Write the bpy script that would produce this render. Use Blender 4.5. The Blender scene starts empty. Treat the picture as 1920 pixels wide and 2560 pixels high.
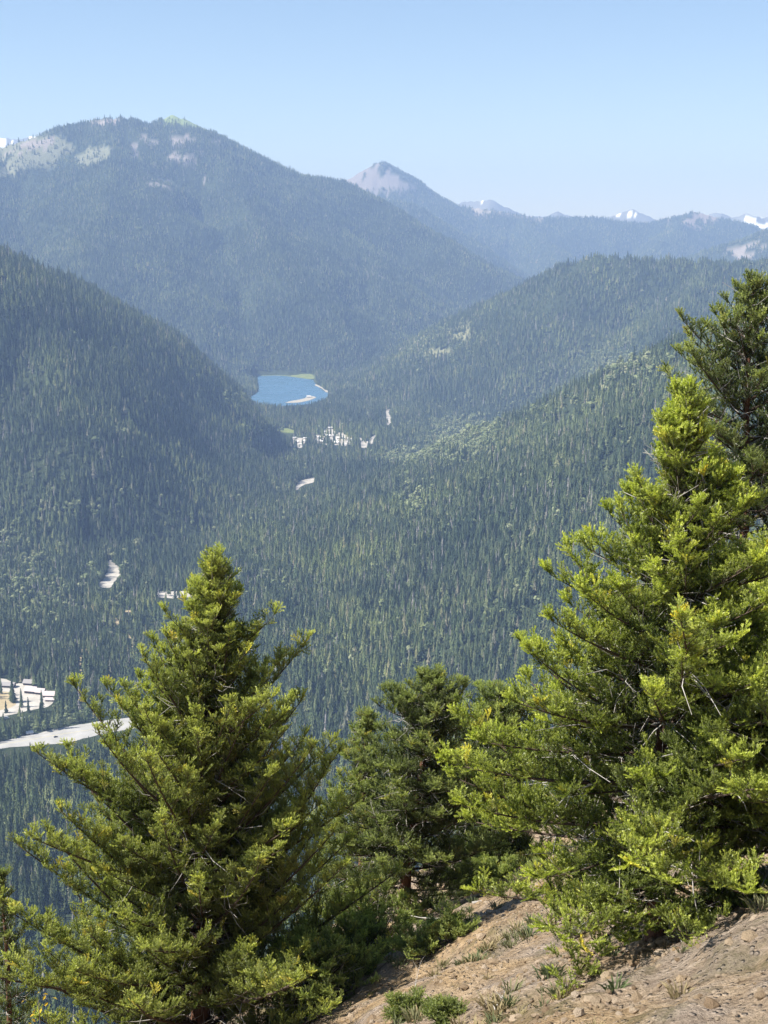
import bpy, math, random
import numpy as np
from mathutils import Vector, Matrix, Euler

# ------------------------------------------------------------------ camera
SC = bpy.context.scene
COL = SC.collection
FPX, W0, H0 = 3517.0, 1920.0, 2560.0          # focal length and size of the photograph in its pixels
PITCH = math.radians(11.3)
cam_d = bpy.data.cameras.new('camera')
cam_d.sensor_fit = 'VERTICAL'
cam_d.angle = 2 * math.atan(H0 / 2 / FPX)
cam_d.clip_start = 0.1
cam_d.clip_end = 60000
cam = bpy.data.objects.new('camera', cam_d)
COL.objects.link(cam)
cam.rotation_euler = (math.pi / 2 - PITCH, 0, 0)
SC.camera = cam

# ------------------------------------------------------------------ sky, sun, exposure
SUN_EL, SUN_AZ = math.radians(48), math.radians(-100)   # azimuth from +Y towards +X
wd = bpy.data.worlds.new('World')
SC.world = wd
wd.use_nodes = True
nt = wd.node_tree
sky = nt.nodes.new('ShaderNodeTexSky')
sky.sky_type = 'NISHITA'
sky.sun_disc = False
sky.sun_elevation = SUN_EL
sky.sun_rotation = SUN_AZ
sky.altitude = 1800
sky.air_density = 1.0
sky.dust_density = 0.2
sky.ozone_density = 1.5
nt.nodes['Background'].inputs[1].default_value = 0.07
nt.links.new(sky.outputs[0], nt.nodes['Background'].inputs[0])
sun_d = bpy.data.lights.new('sun', 'SUN')
sun_d.energy = 5.0
sun_d.angle = math.radians(0.53)
sun_d.color = (1.0, 0.975, 0.93)
sun = bpy.data.objects.new('sun', sun_d)
COL.objects.link(sun)
sdir = Vector((math.sin(SUN_AZ) * math.cos(SUN_EL), math.cos(SUN_AZ) * math.cos(SUN_EL), math.sin(SUN_EL)))
sun.rotation_euler = sdir.to_track_quat('Z', 'Y').to_euler()
sun.location = (-40, 0, 60)
vs = SC.view_settings
vs.view_transform = 'Standard'
vs.look = 'None'
vs.exposure = 1.13
vs.gamma = 1.0
vs.use_curve_mapping = False
SC.render.engine = 'CYCLES'
cy = SC.cycles
cy.max_bounces = 6
cy.diffuse_bounces = 3
cy.glossy_bounces = 2
cy.transmission_bounces = 4
cy.volume_bounces = 0
cy.transparent_max_bounces = 8
cy.use_denoising = True
try:
    cy.denoiser = 'OPENIMAGEDENOISE'
    cy.denoising_input_passes = 'RGB_ALBEDO_NORMAL'
    cy.denoising_prefilter = 'ACCURATE'
except Exception:
    pass

# ------------------------------------------------------------------ helpers
CP, SP = math.cos(PITCH), math.sin(PITCH)
def ray(px, py):
    a, b = (px - W0 / 2) / FPX, (H0 / 2 - py) / FPX
    return np.array([a, CP + b * SP, -SP + b * CP])
def at(px, py, y):
    r = ray(px, py)
    return r * (y / r[1])
def on_z(px, py, z):
    r = ray(px, py)
    return r * (z / r[2])
def proj(p):
    p = np.asarray(p, float)
    f = p[..., 1] * CP - p[..., 2] * SP
    u = p[..., 1] * SP + p[..., 2] * CP
    return W0 / 2 + FPX * p[..., 0] / f, H0 / 2 - FPX * u / f
def in_poly(px, py, poly):
    inside = np.zeros(px.shape, bool)
    n = len(poly)
    for i in range(n):
        x1, y1 = poly[i]; x2, y2 = poly[(i + 1) % n]
        c = ((y1 > py) != (y2 > py))
        with np.errstate(divide='ignore', invalid='ignore'):
            xi = (x2 - x1) * (py - y1) / (y2 - y1 if y2 != y1 else 1e-9) + x1
        inside ^= c & (px < xi)
    return inside
_rng = np.random.default_rng(7)
_perm = _rng.permutation(512)
_gr = _rng.uniform(-1, 1, (512,))
def vnoise(x, y, seed=0):
    xi, yi = np.floor(x).astype(int), np.floor(y).astype(int)
    xf, yf = x - xi, y - yi
    u, v = xf * xf * xf * (xf * (xf * 6 - 15) + 10), yf * yf * yf * (yf * (yf * 6 - 15) + 10)
    def h(a, b):
        return _gr[_perm[(_perm[(a + seed * 37) & 511] + b) & 511]]
    return (h(xi, yi) * (1 - u) + h(xi + 1, yi) * u) * (1 - v) + (h(xi, yi + 1) * (1 - u) + h(xi + 1, yi + 1) * u) * v
def fbm(x, y, oct=5, seed=0):
    s, a, t = 0, 1, 0
    for o in range(oct):
        s = s + a * vnoise(x * 2 ** o + 13.7 * o, y * 2 ** o - 7.1 * o, seed + o)
        t += a; a *= .5
    return s / t
def ridged(x, y, oct=4, seed=0):
    s, a, t = 0, 1, 0
    for o in range(oct):
        s = s + a * (1 - 2 * np.abs(vnoise(x * 2 ** o + 3.1 * o, y * 2 ** o + 9.2 * o, seed + o)))
        t += a; a *= .5
    return s / t
def smooth(a, b, x):
    t = np.clip((x - a) / (b - a), 0, 1)
    return t * t * (3 - 2 * t)

def tag(o, label=None, cat=None, group=None, kind=None):
    if label: o['label'] = label
    if cat: o['category'] = cat
    if group: o['group'] = group
    if kind: o['kind'] = kind
    return o
def link(o, parent=None):
    COL.objects.link(o)
    if parent is not None: o.parent = parent
    return o
def mesh_obj(name, verts, faces, mat=None, parent=None, smooth_shade=False, link_it=True):
    me = bpy.data.meshes.new(name)
    me.from_pydata([tuple(map(float, v)) for v in verts], [], [tuple(map(int, f)) for f in faces])
    if mat:
        for m in (mat if isinstance(mat, (list, tuple)) else [mat]): me.materials.append(m)
    if smooth_shade: me.polygons.foreach_set('use_smooth', [True] * len(me.polygons))
    me.update()
    o = bpy.data.objects.new(name, me)
    if link_it: link(o, parent)
    return o
def quad_mesh(name, V, Q, mats, smooth_shade=True, parent=None, attrs=None):
    """V (n,3) array, Q (m,4) index array -> one mesh object, fast."""
    me = bpy.data.meshes.new(name)
    V = np.ascontiguousarray(V, np.float32); Q = np.ascontiguousarray(Q, np.int32)
    k = Q.shape[1]
    me.vertices.add(len(V)); me.vertices.foreach_set('co', V.ravel())
    me.loops.add(Q.size); me.loops.foreach_set('vertex_index', Q.ravel())
    me.polygons.add(len(Q)); me.polygons.foreach_set('loop_start', np.arange(0, Q.size, k, dtype=np.int32))
    me.polygons.foreach_set('loop_total', np.full(len(Q), k, np.int32))
    if smooth_shade: me.polygons.foreach_set('use_smooth', np.ones(len(Q), bool))
    for m in (mats if isinstance(mats, (list, tuple)) else [mats]): me.materials.append(m)
    for nm, (typ, arr) in (attrs or {}).items():
        a = me.attributes.new(nm, typ, 'POINT')
        a.data.foreach_set('color' if typ == 'FLOAT_COLOR' else 'value', np.ascontiguousarray(arr, np.float32).ravel())
    me.update(calc_edges=True)
    o = bpy.data.objects.new(name, me)
    link(o, parent)
    return o

class Mat:
    """small node-tree helper"""
    def __init__(self, name, rough=0.9, spec=0.2):
        self.m = bpy.data.materials.new(name); self.m.use_nodes = True
        self.t = self.m.node_tree
        self.b = self.t.nodes['Principled BSDF']
        self.b.inputs['Roughness'].default_value = rough
        self.b.inputs['Specular IOR Level'].default_value = spec
    def n(self, typ, **kw):
        nd = self.t.nodes.new(typ)
        for k, v in kw.items():
            if k.startswith('i_'):
                key = k[2:]
                nd.inputs[int(key) if key.isdigit() else key].default_value = v
            else: setattr(nd, k, v)
        return nd
    def l(self, a, b): self.t.links.new(a, b)
    def noise(self, scale, detail=5, rough=.55, coord='Object', vec=None):
        nz = self.n('ShaderNodeTexNoise'); nz.inputs['Scale'].default_value = scale
        nz.inputs['Detail'].default_value = detail; nz.inputs['Roughness'].default_value = rough
        if vec is None:
            tc = self.n('ShaderNodeTexCoord'); vec = tc.outputs[coord]
        self.l(vec, nz.inputs['Vector'])
        return nz.outputs['Fac']
    def ramp(self, fac, stops):
        r = self.n('ShaderNodeValToRGB')
        e = r.color_ramp.elements
        while len(e) < len(stops): e.new(0.5)
        for el, (p, c) in zip(e, stops):
            el.position = p; el.color = (*c, 1)
        self.l(fac, r.inputs[0])
        return r.outputs[0]
    def mix(self, fac, a, b, blend='MIX'):
        x = self.n('ShaderNodeMix', data_type='RGBA', blend_type=blend)
        for s, v in ((x.inputs[0], fac), (x.inputs[6], a), (x.inputs[7], b)):
            if isinstance(v, (int, float)): s.default_value = v
            elif isinstance(v, tuple): s.default_value = (*v, 1)
            else: self.l(v, s)
        return x.outputs[2]
    def math(self, op, a, b=None):
        x = self.n('ShaderNodeMath', operation=op)
        for s, v in zip(x.inputs, (a, b)):
            if v is None: continue
            if isinstance(v, (int, float)): s.default_value = v
            else: self.l(v, s)
        return x.outputs[0]
    def color(self, c):
        if isinstance(c, tuple): self.b.inputs['Base Color'].default_value = (*c, 1)
        else: self.l(c, self.b.inputs['Base Color'])
        return self
    def bump(self, h, dist=.05, strength=1):
        bp = self.n('ShaderNodeBump'); bp.inputs['Distance'].default_value = dist
        bp.inputs['Strength'].default_value = strength
        self.l(h, bp.inputs['Height']); self.l(bp.outputs[0], self.b.inputs['Normal'])
        return self
    def attr(self, name, typ='GEOMETRY'):
        a = self.n('ShaderNodeAttribute', attribute_name=name, attribute_type=typ)
        return a

# ------------------------------------------------------------------ terrain
FLOOR = -600.0
def near_h(x, y):
    """hillside under the lookout: falls away from the camera and to the left"""
    yy = np.minimum(y, 42)
    z = -2.2 + np.where(x > 0, .45, .8) * x - .440 * yy - .74 * np.maximum(y - 42, 0)
    z = np.where(np.abs(x) > 30, z - .45 * (np.abs(x) - 30) * np.sign(x), z)
    return z
S = 1.1573   # the outlines below were read off in a view scaled by this factor
def crest(pts):
    return np.array([at(a * S, b * S, d) for a, b, d in pts])
RIDGES = [  # name, crest points (view x, view y, distance), slope, noise amplitude
 ('left_mountain', [[(-330,470,7700),(-160,380,7800),(0,318,8000),(70,296,8050),(130,273,8100),(230,250,8200),(285,254,8200),(318,268,8230),(333,279,8250),(345,266,8300),(358,252,8320),(372,246,8350),(395,252,8350),(430,270,8350),(500,304,8400),(570,340,8400),(640,371,8450),(740,388,8500),(790,414,8500),(870,474,8550),(960,532,8550),(1050,573,8500),(1140,612,8400)],
                    [(230,250,8200),(245,330,7600),(235,420,7050),(200,520,6500)], [(430,270,8350),(520,420,7500),(600,560,6800)], [(640,371,8450),(760,520,7600),(830,620,7000)], [(0,318,8000),(-40,420,7200),(-60,520,6500)]], .57, 68),
 ('right_mountain', [[(1900,560,5200),(1760,556,5300),(1659,560,5400),(1560,563,5450),(1480,557,5500),(1400,555,5500),(1290,548,5500),(1230,565,5550),(1150,614,5650),(1050,650,5800),(950,705,5950),(850,770,6100),(790,806,6200)],
                     [(1290,548,5500),(1180,660,5200),(1080,760,5000)], [(1560,563,5450),(1470,660,4900),(1390,760,4500)]], .55, 30),
 ('left_slope', [[(-300,420,3300),(-120,478,3400),(0,535,3600),(100,576,3700),(200,627,3950),(300,697,4300),(400,767,4800),(480,812,5250),(530,840,5400)],
                 [(0,535,3600),(90,700,3200),(140,860,2900)], [(200,627,3950),(290,790,3600),(340,900,3350)]], .7, 22),
 ('right_slope', [[(1950,520,2400),(1780,590,2600),(1659,645,2700),(1500,712,2800),(1400,752,2880),(1250,828,3000),(1150,878,3100),(1050,914,3200),(950,962,3350),(830,1012,3550),(700,1050,3700)],
                  [(1250,828,3000),(1230,920,2850)]], .72, 20),
 ('near_spur', [[(1700,1180,1750),(1500,1205,1850),(1350,1225,1950),(1200,1240,2050),(1050,1232,2200),(900,1222,2400)]], .42, 10),
 ('far_peak', [[(640,460,12500),(740,390,12500),(780,370,12500),(800,361,12500),(815,353,12500),(824,345,12500),(832,350,12500),(846,364,12500),(880,390,12500),(930,415,12500),(960,433,12500),(1000,443,12500),(1130,462,12500),(1200,466,12500),(1300,468,12500),(1400,481,12500),(1460,463,12500),(1500,456,12500),(1560,467,12500),(1620,482,12500),(1680,520,12500),(1800,560,12500)],
               [(825,350,12500),(850,420,12000),(905,470,11500)],[(1130,462,12500),(1150,500,11900),(1230,555,11000)],[(1500,456,12500),(1450,500,11900),(1400,545,11200)]], .6, 60),
 ('middle_spur', [[(700,400,10500),(760,410,10500),(820,424,10600),(880,434,10600),(950,484,10600),(1050,545,10500),(1130,596,10300)]], .6, 30),
 ('right_back_hill', [[(1900,430,9600),(1780,455,9600),(1659,496,9600),(1600,517,9600),(1510,548,9500),(1440,580,9500)]], .5, 30),
 ('snow_mountain', [[(-120,285,15500),(-40,285,15500),(0,296,15500),(30,297,15500),(70,290,15500),(130,290,15500),(200,330,15500)]], .62, 50),
 ('snow_mountain', [[(940,470,16000),(985,446,16000),(1003,434,16000),(1030,432,16000),(1058,428,16000),(1075,437,16000),(1095,443,16000),(1112,455,16000),(1150,462,16000),(1180,464,16000),(1198,460,16000),(1204,455,16000),(1212,460,16000),(1235,466,16000),(1300,468,16000)]], .6, 60),
 ('snow_mountain', [[(1300,466,16000),(1340,459,16000),(1365,450,16000),(1385,458,16000),(1420,471,16000),(1460,474,16000),(1520,463,16000),(1545,454,16000),(1568,462,16000),(1590,466,16000),(1612,457,16000),(1640,464,16000),(1659,466,16000),(1700,455,16000),(1780,450,16000)]], .6, 60),
]
NA, NR = 560, 880
AZ = np.radians(np.linspace(-24, 24, NA))
RR = np.geomspace(44, 17500, NR)
GX = (np.sin(AZ)[None, :] * RR[:, None]); GY = (np.cos(AZ)[None, :] * RR[:, None])
def base_h(x, y):
    # the lookout's own slope running down to the valley floor
    s = np.interp(y, [0, 42, 60, 650, 900, 1150, 1300, 99999], [0, 0, .0, 0, 0, 0, 0, 0])
    z = np.interp(y, [44, 650, 1000, 1180, 1320], [-24.5, -462, -560, -592, FLOOR])
    z = z + .45 * x * smooth(1200, 100, y) * np.exp(-(np.abs(x) / 200) ** 2)
    return z + 6 * fbm(x / 220, y / 220, 4, 5) * smooth(80, 400, y) * smooth(6500, 2000, y)
Z = base_h(GX, GY)
OWN = np.zeros(GX.shape, np.int16)            # which mountain each grid point belongs to (0 = valley)
for ri, (nm, lines, sl, amp) in enumerate(RIDGES):
    best = np.full(GX.shape, -1e9, np.float32); bd = np.full(GX.shape, 1e9, np.float32)
    wx = GX + 60 * fbm(GX / 500, GY / 500, 4, 11 + ri); wy = GY + 60 * fbm(GX / 500, GY / 500, 4, 31 + ri)
    for ln in lines:
        C = crest(ln)
        step = 60
        D = []
        for a, b in zip(C[:-1], C[1:]):
            k = max(1, int(np.linalg.norm(b - a) / step))
            D += [a + (b - a) * j / k for j in range(k)]
        D.append(C[-1])
        rmin = np.min([np.hypot(p[0], p[1]) for p in D]) - 3300; rmax = np.max([np.hypot(p[0], p[1]) for p in D]) + 3300
        i0, i1 = np.searchsorted(RR, [rmin, rmax])
        bx, by, gx, gy = (q[i0:i1].astype(np.float32) for q in (wx, wy, GX, GY))
        B = best[i0:i1]; BD = bd[i0:i1]
        for p in np.array(D, np.float32):
            d0 = np.hypot(gx - p[0], gy - p[1])
            k = np.clip(d0 / 400, 0, 1)
            d = d0 * (1 - k) + np.hypot(bx - p[0], by - p[1]) * k
            Hh = p[2] - FLOOR + 8
            if ri in (2, 3) and Hh > 20:      # concave: runs out gently on to the valley floor
                z = FLOOR - 6 + (Hh * np.exp(-sl * d / Hh) - 2) * (1 - smooth(.4 * Hh, (1.45 if ri == 2 else 2.5) * Hh, d))
            else: z = p[2] - sl * d
            m = z > B
            B[m] = z[m]; BD[m] = d0[m]
    nzf = ridged(GX / 620 + ri, GY / 620, 4, 50 + ri) - .35 + .5 * fbm(GX / 150, GY / 150, 3, 77)
    low = 1.0
    if ri in (2, 3):                      # the two near slopes run out gently on to the valley floor
        low = smooth(10, 140, best - FLOOR)
    best = best + amp * nzf * smooth(20, 500, bd) * low
    best = best + (6 if ri < 5 else 16) * low * fbm(GX / 60, GY / 60, 3, 90) * (smooth(-10, 80, bd) if ri != 5 else smooth(60, 400, bd))
    m = best > Z
    # soft foot where a mountain meets the valley
    t = np.clip((best - Z) / 40 + .5, 0, 1)
    Z = np.where(m, best, Z); OWN[m] = ri + 1
# lake bed and levelled ground
def poly_px(crop, pts):
    ox, oy, sc = crop
    return [(ox + a / sc, oy + b / sc) for a, b in pts]
CR3 = (480, 850, 2.0738)
LAKE_PX = poly_px(CR3, [(338,186),(440,182),(530,190),(630,206),(642,232),(708,282),(700,300),(640,330),(470,345),(330,345),(285,318),(300,300),(345,262),(342,225)])
WATER_Z = FLOOR + 0.6
LAKE = np.array([on_z(a, b, WATER_Z) for a, b in LAKE_PX])
lk = in_poly(GX, GY, [(p[0], p[1]) for p in LAKE])
# widen the flat shore: everything close to the lake is pulled down to shore level
cx, cyy = LAKE[:, 0].mean(), LAKE[:, 1].mean()
big = in_poly(GX, GY, [(cx + (p[0] - cx) * 1.14, cyy + (p[1] - cyy) * 1.05) for p in LAKE])
Z = np.where(big, np.minimum(Z, FLOOR + 1.5), Z); OWN[big] = 0
Z = np.where(lk, FLOOR - 6, Z)
for lv in ([(600,1055),(1000,1005),(1010,1130),(960,1175),(640,1175)], [(700,1170),(820,1170),(820,1250),(700,1250)], [(210,1370),(530,1370),(530,1530),(210,1530)]):
    wv = [on_z(a, b, FLOOR) for a, b in lv]
    m = in_poly(GX, GY, [(p[0], p[1]) for p in wv]) & ~lk & (Z < FLOOR + 70)
    Z = np.where(m, np.minimum(Z, FLOOR), Z); OWN[m] = 0
soft = ((OWN == 0) | (OWN == 3) | (OWN == 4)) & ~lk & (GY > 1400) & (GY < 5600)
cutm = OWN == 0
for _ in range(6):                       # ease the cuts into the slopes around them
    B = Z.copy()
    B[1:-1, 1:-1] = (Z[:-2, 1:-1] + Z[2:, 1:-1] + Z[1:-1, :-2] + Z[1:-1, 2:] + 2 * Z[1:-1, 1:-1]) / 6
    Z = np.where(soft & ~cutm, B, Z)
flat = (OWN == 0) & (GY > 1350) & ~lk
Z = np.where(flat, FLOOR + np.clip(Z - FLOOR, -1.0, 8) * .12, Z)

def hgt(x, y):
    """height of the terrain mesh at world points (bilinear in the polar grid)"""
    r = np.hypot(x, y); a = np.arctan2(x, y)
    fi = np.clip(np.log(r / RR[0]) / np.log(RR[1] / RR[0]), 0, NR - 1.001)
    fj = np.clip((a - AZ[0]) / (AZ[1] - AZ[0]), 0, NA - 1.001)
    i, j = fi.astype(int), fj.astype(int); u, v = fi - i, fj - j
    return (Z[i, j] * (1 - u) + Z[i + 1, j] * u) * (1 - v) + (Z[i, j + 1] * (1 - u) + Z[i + 1, j + 1] * u) * v
EL = Z / RR[:, None]
CM = np.maximum.accumulate(EL, axis=0)
CM = np.vstack([np.full((1, NA), -9), CM[:-1]])      # horizon in front of each grid point
def own_vis(x, y, z, up):
    r = np.hypot(x, y); a = np.arctan2(x, y)
    i = np.clip(np.log(r / RR[0]) / np.log(RR[1] / RR[0]), 0, NR - 1).astype(int)
    j = np.clip((a - AZ[0]) / (AZ[1] - AZ[0]), 0, NA - 1).astype(int)
    return OWN[i, j], (z + up) / r > CM[i, j] - 12 / r

# cover painted as the ground's own kinds: rock, scree, meadow, snow, dry clearing
PX, PY = proj(np.stack([GX, GY, Z], -1))
COVER = np.zeros(GX.shape + (4,)); COVER[..., 3] = 1
FORESTF = (.030, .040, .020)
COVER[..., :3] = FORESTF
nzc = fbm(GX / 90, GY / 90, 4, 200) ; nzd = fbm(GX / 260, GY / 260, 4, 210)
rock, meadow, dry, scree, snow = (.18, .16, .145), (.15, .19, .08), (.15, .15, .085), (.24, .215, .19), (.8, .83, .87)
TREELESS = np.zeros(GX.shape)
def paint(layer, poly, col, soft=.15, keep=0.0, thr=0.0):
    poly = [(a * S, b * S) for a, b in poly]
    m = np.isin(OWN, [layer] if isinstance(layer, int) else layer) & in_poly(PX + 22 * nzc, PY + 14 * nzd, poly) & (nzc + nzd > thr)
    COVER[m, :3] = np.array(col) * (1 + .25 * nzc[m, None])
    TREELESS[m] = 1 - keep
paint(1, [(-60,420),(-30,310),(60,300),(120,300),(160,325),(140,345),(105,360),(60,372),(0,392)], (.125,.13,.085), keep=.16, thr=-.5)
paint(1, [(-10,345),(60,312),(110,305),(120,318),(50,340),(0,365)], rock, thr=.05, keep=.05)
paint(1, [(165,348),(190,320),(240,323),(240,344),(215,358),(160,364)], (.125,.13,.085), keep=.1, thr=-.4)
paint(1, [(340,264),(370,246),(430,262),(470,290),(440,288),(400,276),(360,268)], meadow, keep=.04, thr=-2)
for c in ((395,305,28,11),(385,340,14,10),(415,345,10,16),(330,300,26,10),(180,262,22,8),(230,270,30,9),(440,335,8,10),(450,395,8,20),(290,330,10,20),(360,400,40,14),(470,310,12,8)):
    a, b, rx, ry = c
    paint(1, [(a + rx * math.cos(t), b + ry * math.sin(t)) for t in np.linspace(0, 6.2, 12)], rock, keep=.1, thr=-.12)
paint(1, [(808,570),(816,575),(842,612),(836,612)], scree)
# bare crown of the pyramid peak and pale faces of the far ridge
paint(6, [(735,400),(780,362),(825,345),(850,368),(905,420),(860,418),(810,420),(770,412)], (.15,.135,.13), thr=-.4)
paint(6, [(1440,478),(1500,450),(1560,470),(1540,490),(1500,500),(1470,485)], (.19,.16,.15), thr=.0)
paint(6, [(1000,455),(1200,470),(1150,480),(1050,475)], scree, thr=.2)
paint(6, [(1180,520),(1215,545),(1205,550),(1170,528)], scree, thr=.0)
paint(7, [(840,435),(900,452),(960,500),(900,470)], scree, thr=.15)
paint(8, [(1560,548),(1640,520),(1659,520),(1659,560),(1600,560)], rock, thr=-.05)
paint(2, [(1418,652),(1440,640),(1462,638),(1462,650),(1430,660)], (.30,.26,.24), thr=-.2)
paint(2, [(842,772),(870,755),(872,762),(850,778)], rock, thr=-.3)
for k, (a, b, rx, ry) in enumerate(((910,745,30,18),(985,720,40,22),(950,770,30,14))):
    paint(2, [(a + rx * math.cos(t), b + ry * math.sin(t)) for t in np.linspace(0, 6.2, 12)], dry, keep=.45, thr=.2)
for k, (a, b, rx, ry) in enumerate(((1350,790,60,24),(1280,830,50,24),(1000,945,50,30),(900,990,60,16),(1180,900,60,24),(890,1085,20,30),(1330,770,25,18))):
    paint(4, [(a + rx * math.cos(t), b + ry * math.sin(t)) for t in np.linspace(0, 6.2, 12)], dry, keep=.5, thr=.08)
for ly in (9, 10, 11):
    m = OWN == ly
    COVER[m, :3] = np.array((.13, .135, .14)) * (1 + .5 * nzd[m, None])
    TREELESS[m] = 1
def snowp(ly, poly, thr):
    paint(ly, poly, snow, thr=thr)
snowp(9, [(-20,296),(20,296),(22,312),(-20,318)], -.3); snowp(9, [(30,300),(110,290),(100,305),(40,310)], .15)
snowp(10, [(1040,432),(1075,436),(1112,450),(1110,458),(1080,450),(1045,444)], -.1); snowp(10, [(1000,436),(1030,438),(1030,443),(1000,443)], .1)
snowp(11, [(1612,472),(1640,470),(1659,472),(1690,470),(1690,492),(1625,490)], -.35); snowp(11, [(1340,460),(1380,462),(1370,470),(1340,468)], .05)

def grid_part(name, mask_faces, mat):
    ii, jj = np.nonzero(mask_faces)
    if len(ii) == 0: return None
    q = np.stack([ii * NA + jj, ii * NA + jj + 1, (ii + 1) * NA + jj + 1, (ii + 1) * NA + jj], 1)
    u, inv = np.unique(q.ravel(), return_inverse=True)
    V = np.stack([GX.ravel()[u], GY.ravel()[u], Z.ravel()[u]], 1)
    return quad_mesh(name, V, inv.reshape(-1, 4), mat, attrs={'cover': ('FLOAT_COLOR', COVER.reshape(-1, 4)[u])})
M_ter = Mat('terrain_cover', .95, .05)
a = M_ter.attr('cover')
geo = M_ter.n('ShaderNodeNewGeometry')
n1 = M_ter.noise(.02, 6, .65, vec=geo.outputs['Position']); n2 = M_ter.noise(.11, 5, .7, vec=geo.outputs['Position'])
M_ter.color(M_ter.mix(1.0, a.outputs['Color'], M_ter.ramp(M_ter.math('MULTIPLY_ADD', n2, .6), [(.2, (.55,.55,.55)), (.5, (1.4,1.4,1.4))]), 'MULTIPLY'))
M_ter.bump(n2, 6.0, .9)
fown = OWN[:-1, :-1]
# keep only what can be seen from near the camera, plus a margin
LBL = {1: 'broad forested mountain with pale clearings and a green summit knob, behind the lake',
       2: 'dark rounded forested mountain on the far side of the valley, right of the lake',
       3: 'near forested slope coming down from the left to the lake shore',
       4: 'forested ridge with pale green patches descending from the right edge',
       5: 'low forested spur in the middle of the valley behind the lookout trees',
       6: 'distant blue ridge with a bare pinkish pyramid peak',
       7: 'hazy spur in front of the pyramid peak, right of the broad mountain',
       8: 'hazy hill with a pale slide at the far right edge of the valley',
       9: 'faint snow patched mountain behind the left shoulder of the broad mountain',
       10: 'faint snow topped summit behind the long blue ridge',
       11: 'faint jagged mountains with snow at the right edge of the horizon'}
tag(grid_part('valley', fown == 0, M_ter.m), 'flat forested valley floor below the lookout', 'valley', kind='structure')
for k, (nm, *_r) in enumerate(RIDGES):
    o = grid_part('mountain' if k not in (2, 3, 4) else 'hill', fown == k + 1, M_ter.m)
    if o: tag(o, LBL[k + 1], 'mountain' if k not in (2, 3, 4) else 'hill', kind='structure')

# ------------------------------------------------------------------ haze: one closed box of pale even air
def haze_box(x0, x1, y0, y1, z0, z1, dens, col):
    v = [(x, y, z) for x in (x0, x1) for y in (y0, y1) for z in (z0, z1)]
    f = [(0,1,3,2),(4,6,7,5),(0,4,5,1),(2,3,7,6),(0,2,6,4),(1,5,7,3)]
    m = bpy.data.materials.new('haze_air'); m.use_nodes = True
    t = m.node_tree; t.nodes.clear()
    out = t.nodes.new('ShaderNodeOutputMaterial'); pv = t.nodes.new('ShaderNodeVolumePrincipled')
    pv.inputs['Color'].default_value = (*col, 1); pv.inputs['Density'].default_value = dens
    pv.inputs['Density Attribute'].default_value = ''
    pv.inputs['Absorption Color'].default_value = (.25, .25, .25, 1)
    pv.inputs['Anisotropy'].default_value = 0.0
    t.links.new(pv.outputs[0], out.inputs['Volume'])
    return tag(mesh_obj('haze', v, f, m), 'pale blue summer haze filling the valley air', 'haze', kind='stuff')
haze_box(-12000, 12000, -400, 26000, float(Z.min()) - 1, float(Z.max()) + 45, 8.0e-5, (.405, .59, 1.0))

# ------------------------------------------------------------------ ground sheets of the valley: lake, shore, lots, roads
def sheet(name, pts, mat, z=None, lift=.25, kind='structure', label=None, cat=None):
    """flat ground sheet from world points, triangulated as one ngon"""
    pts = [np.array(p[:2], float) for p in pts]
    for _ in range(2):
        pts = [q for a, b in zip(pts, pts[1:] + pts[:1]) for q in (a * .85 + b * .15, a * .15 + b * .85)]
    jr = np.random.default_rng(len(pts) + int(abs(pts[0][0])))
    pts = [p + jr.normal(0, .035, 2) * np.linalg.norm(pts[i - 2] - p) for i, p in enumerate(pts)]
    V = [(p[0], p[1], (FLOOR if z is None else z) + lift) for p in pts]
    o = mesh_obj(name, V, [tuple(range(len(V)))], mat)
    if o.data.polygons[0].normal.z < 0: o.data.flip_normals()
    return tag(o, label, cat, kind=kind)
def wpoly(px_pts, z=FLOOR): return [on_z(a, b, z) for a, b in px_pts]
M_water = Mat('lake_water', .25, .5)
M_water.color((.07, .16, .26))
geo = M_water.n('ShaderNodeNewGeometry')
rr_ = M_water.n('ShaderNodeMapRange'); rr_.inputs['To Min'].default_value = .12; rr_.inputs['To Max'].default_value = .42
M_water.l(M_water.noise(.012, 4, .6, vec=geo.outputs['Position']), rr_.inputs['Value']); M_water.l(rr_.outputs[0], M_water.b.inputs['Roughness'])
M_water.bump(M_water.noise(.25, 4, .6, vec=geo.outputs['Position']), 1.4, 1.0)
M_gravel = Mat('pale_gravel', .95, .1)
geo = M_gravel.n('ShaderNodeNewGeometry')
M_gravel.color(M_gravel.ramp(M_gravel.noise(.05, 8, .75, vec=geo.outputs['Position']), [(.3, (.30,.275,.235)), (.7, (.52,.485,.43))]))
M_sand = Mat('beach_sand', .95, .1).color((.36, .33, .27))
M_meadow = Mat('shore_meadow', .95, .05)
geo = M_meadow.n('ShaderNodeNewGeometry')
M_meadow.color(M_meadow.ramp(M_meadow.noise(.03, 5, .6, vec=geo.outputs['Position']), [(.3, (.10,.14,.04)), (.7, (.22,.24,.09))]))
M_drygrass = Mat('dry_grass', .95, .05)
geo = M_drygrass.n('ShaderNodeNewGeometry')
M_drygrass.color(M_drygrass.ramp(M_drygrass.noise(.08, 6, .65, vec=geo.outputs['Position']), [(.3, (.30,.245,.14)), (.7, (.43,.35,.22))]))
M_asph = Mat('sun_bleached_asphalt', .9, .2)
geo = M_asph.n('ShaderNodeNewGeometry')
M_asph.color(M_asph.ramp(M_asph.noise(.06, 5, .6, vec=geo.outputs['Position']), [(.3, (.30,.29,.27)), (.7, (.40,.385,.36))]))
M_line = Mat('road_paint', .8).color((.6, .5, .2))
lake = sheet('lake', LAKE, M_water.m, WATER_Z, 0, label='small blue lake with a pale far shore in the valley', cat='lake')
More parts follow.
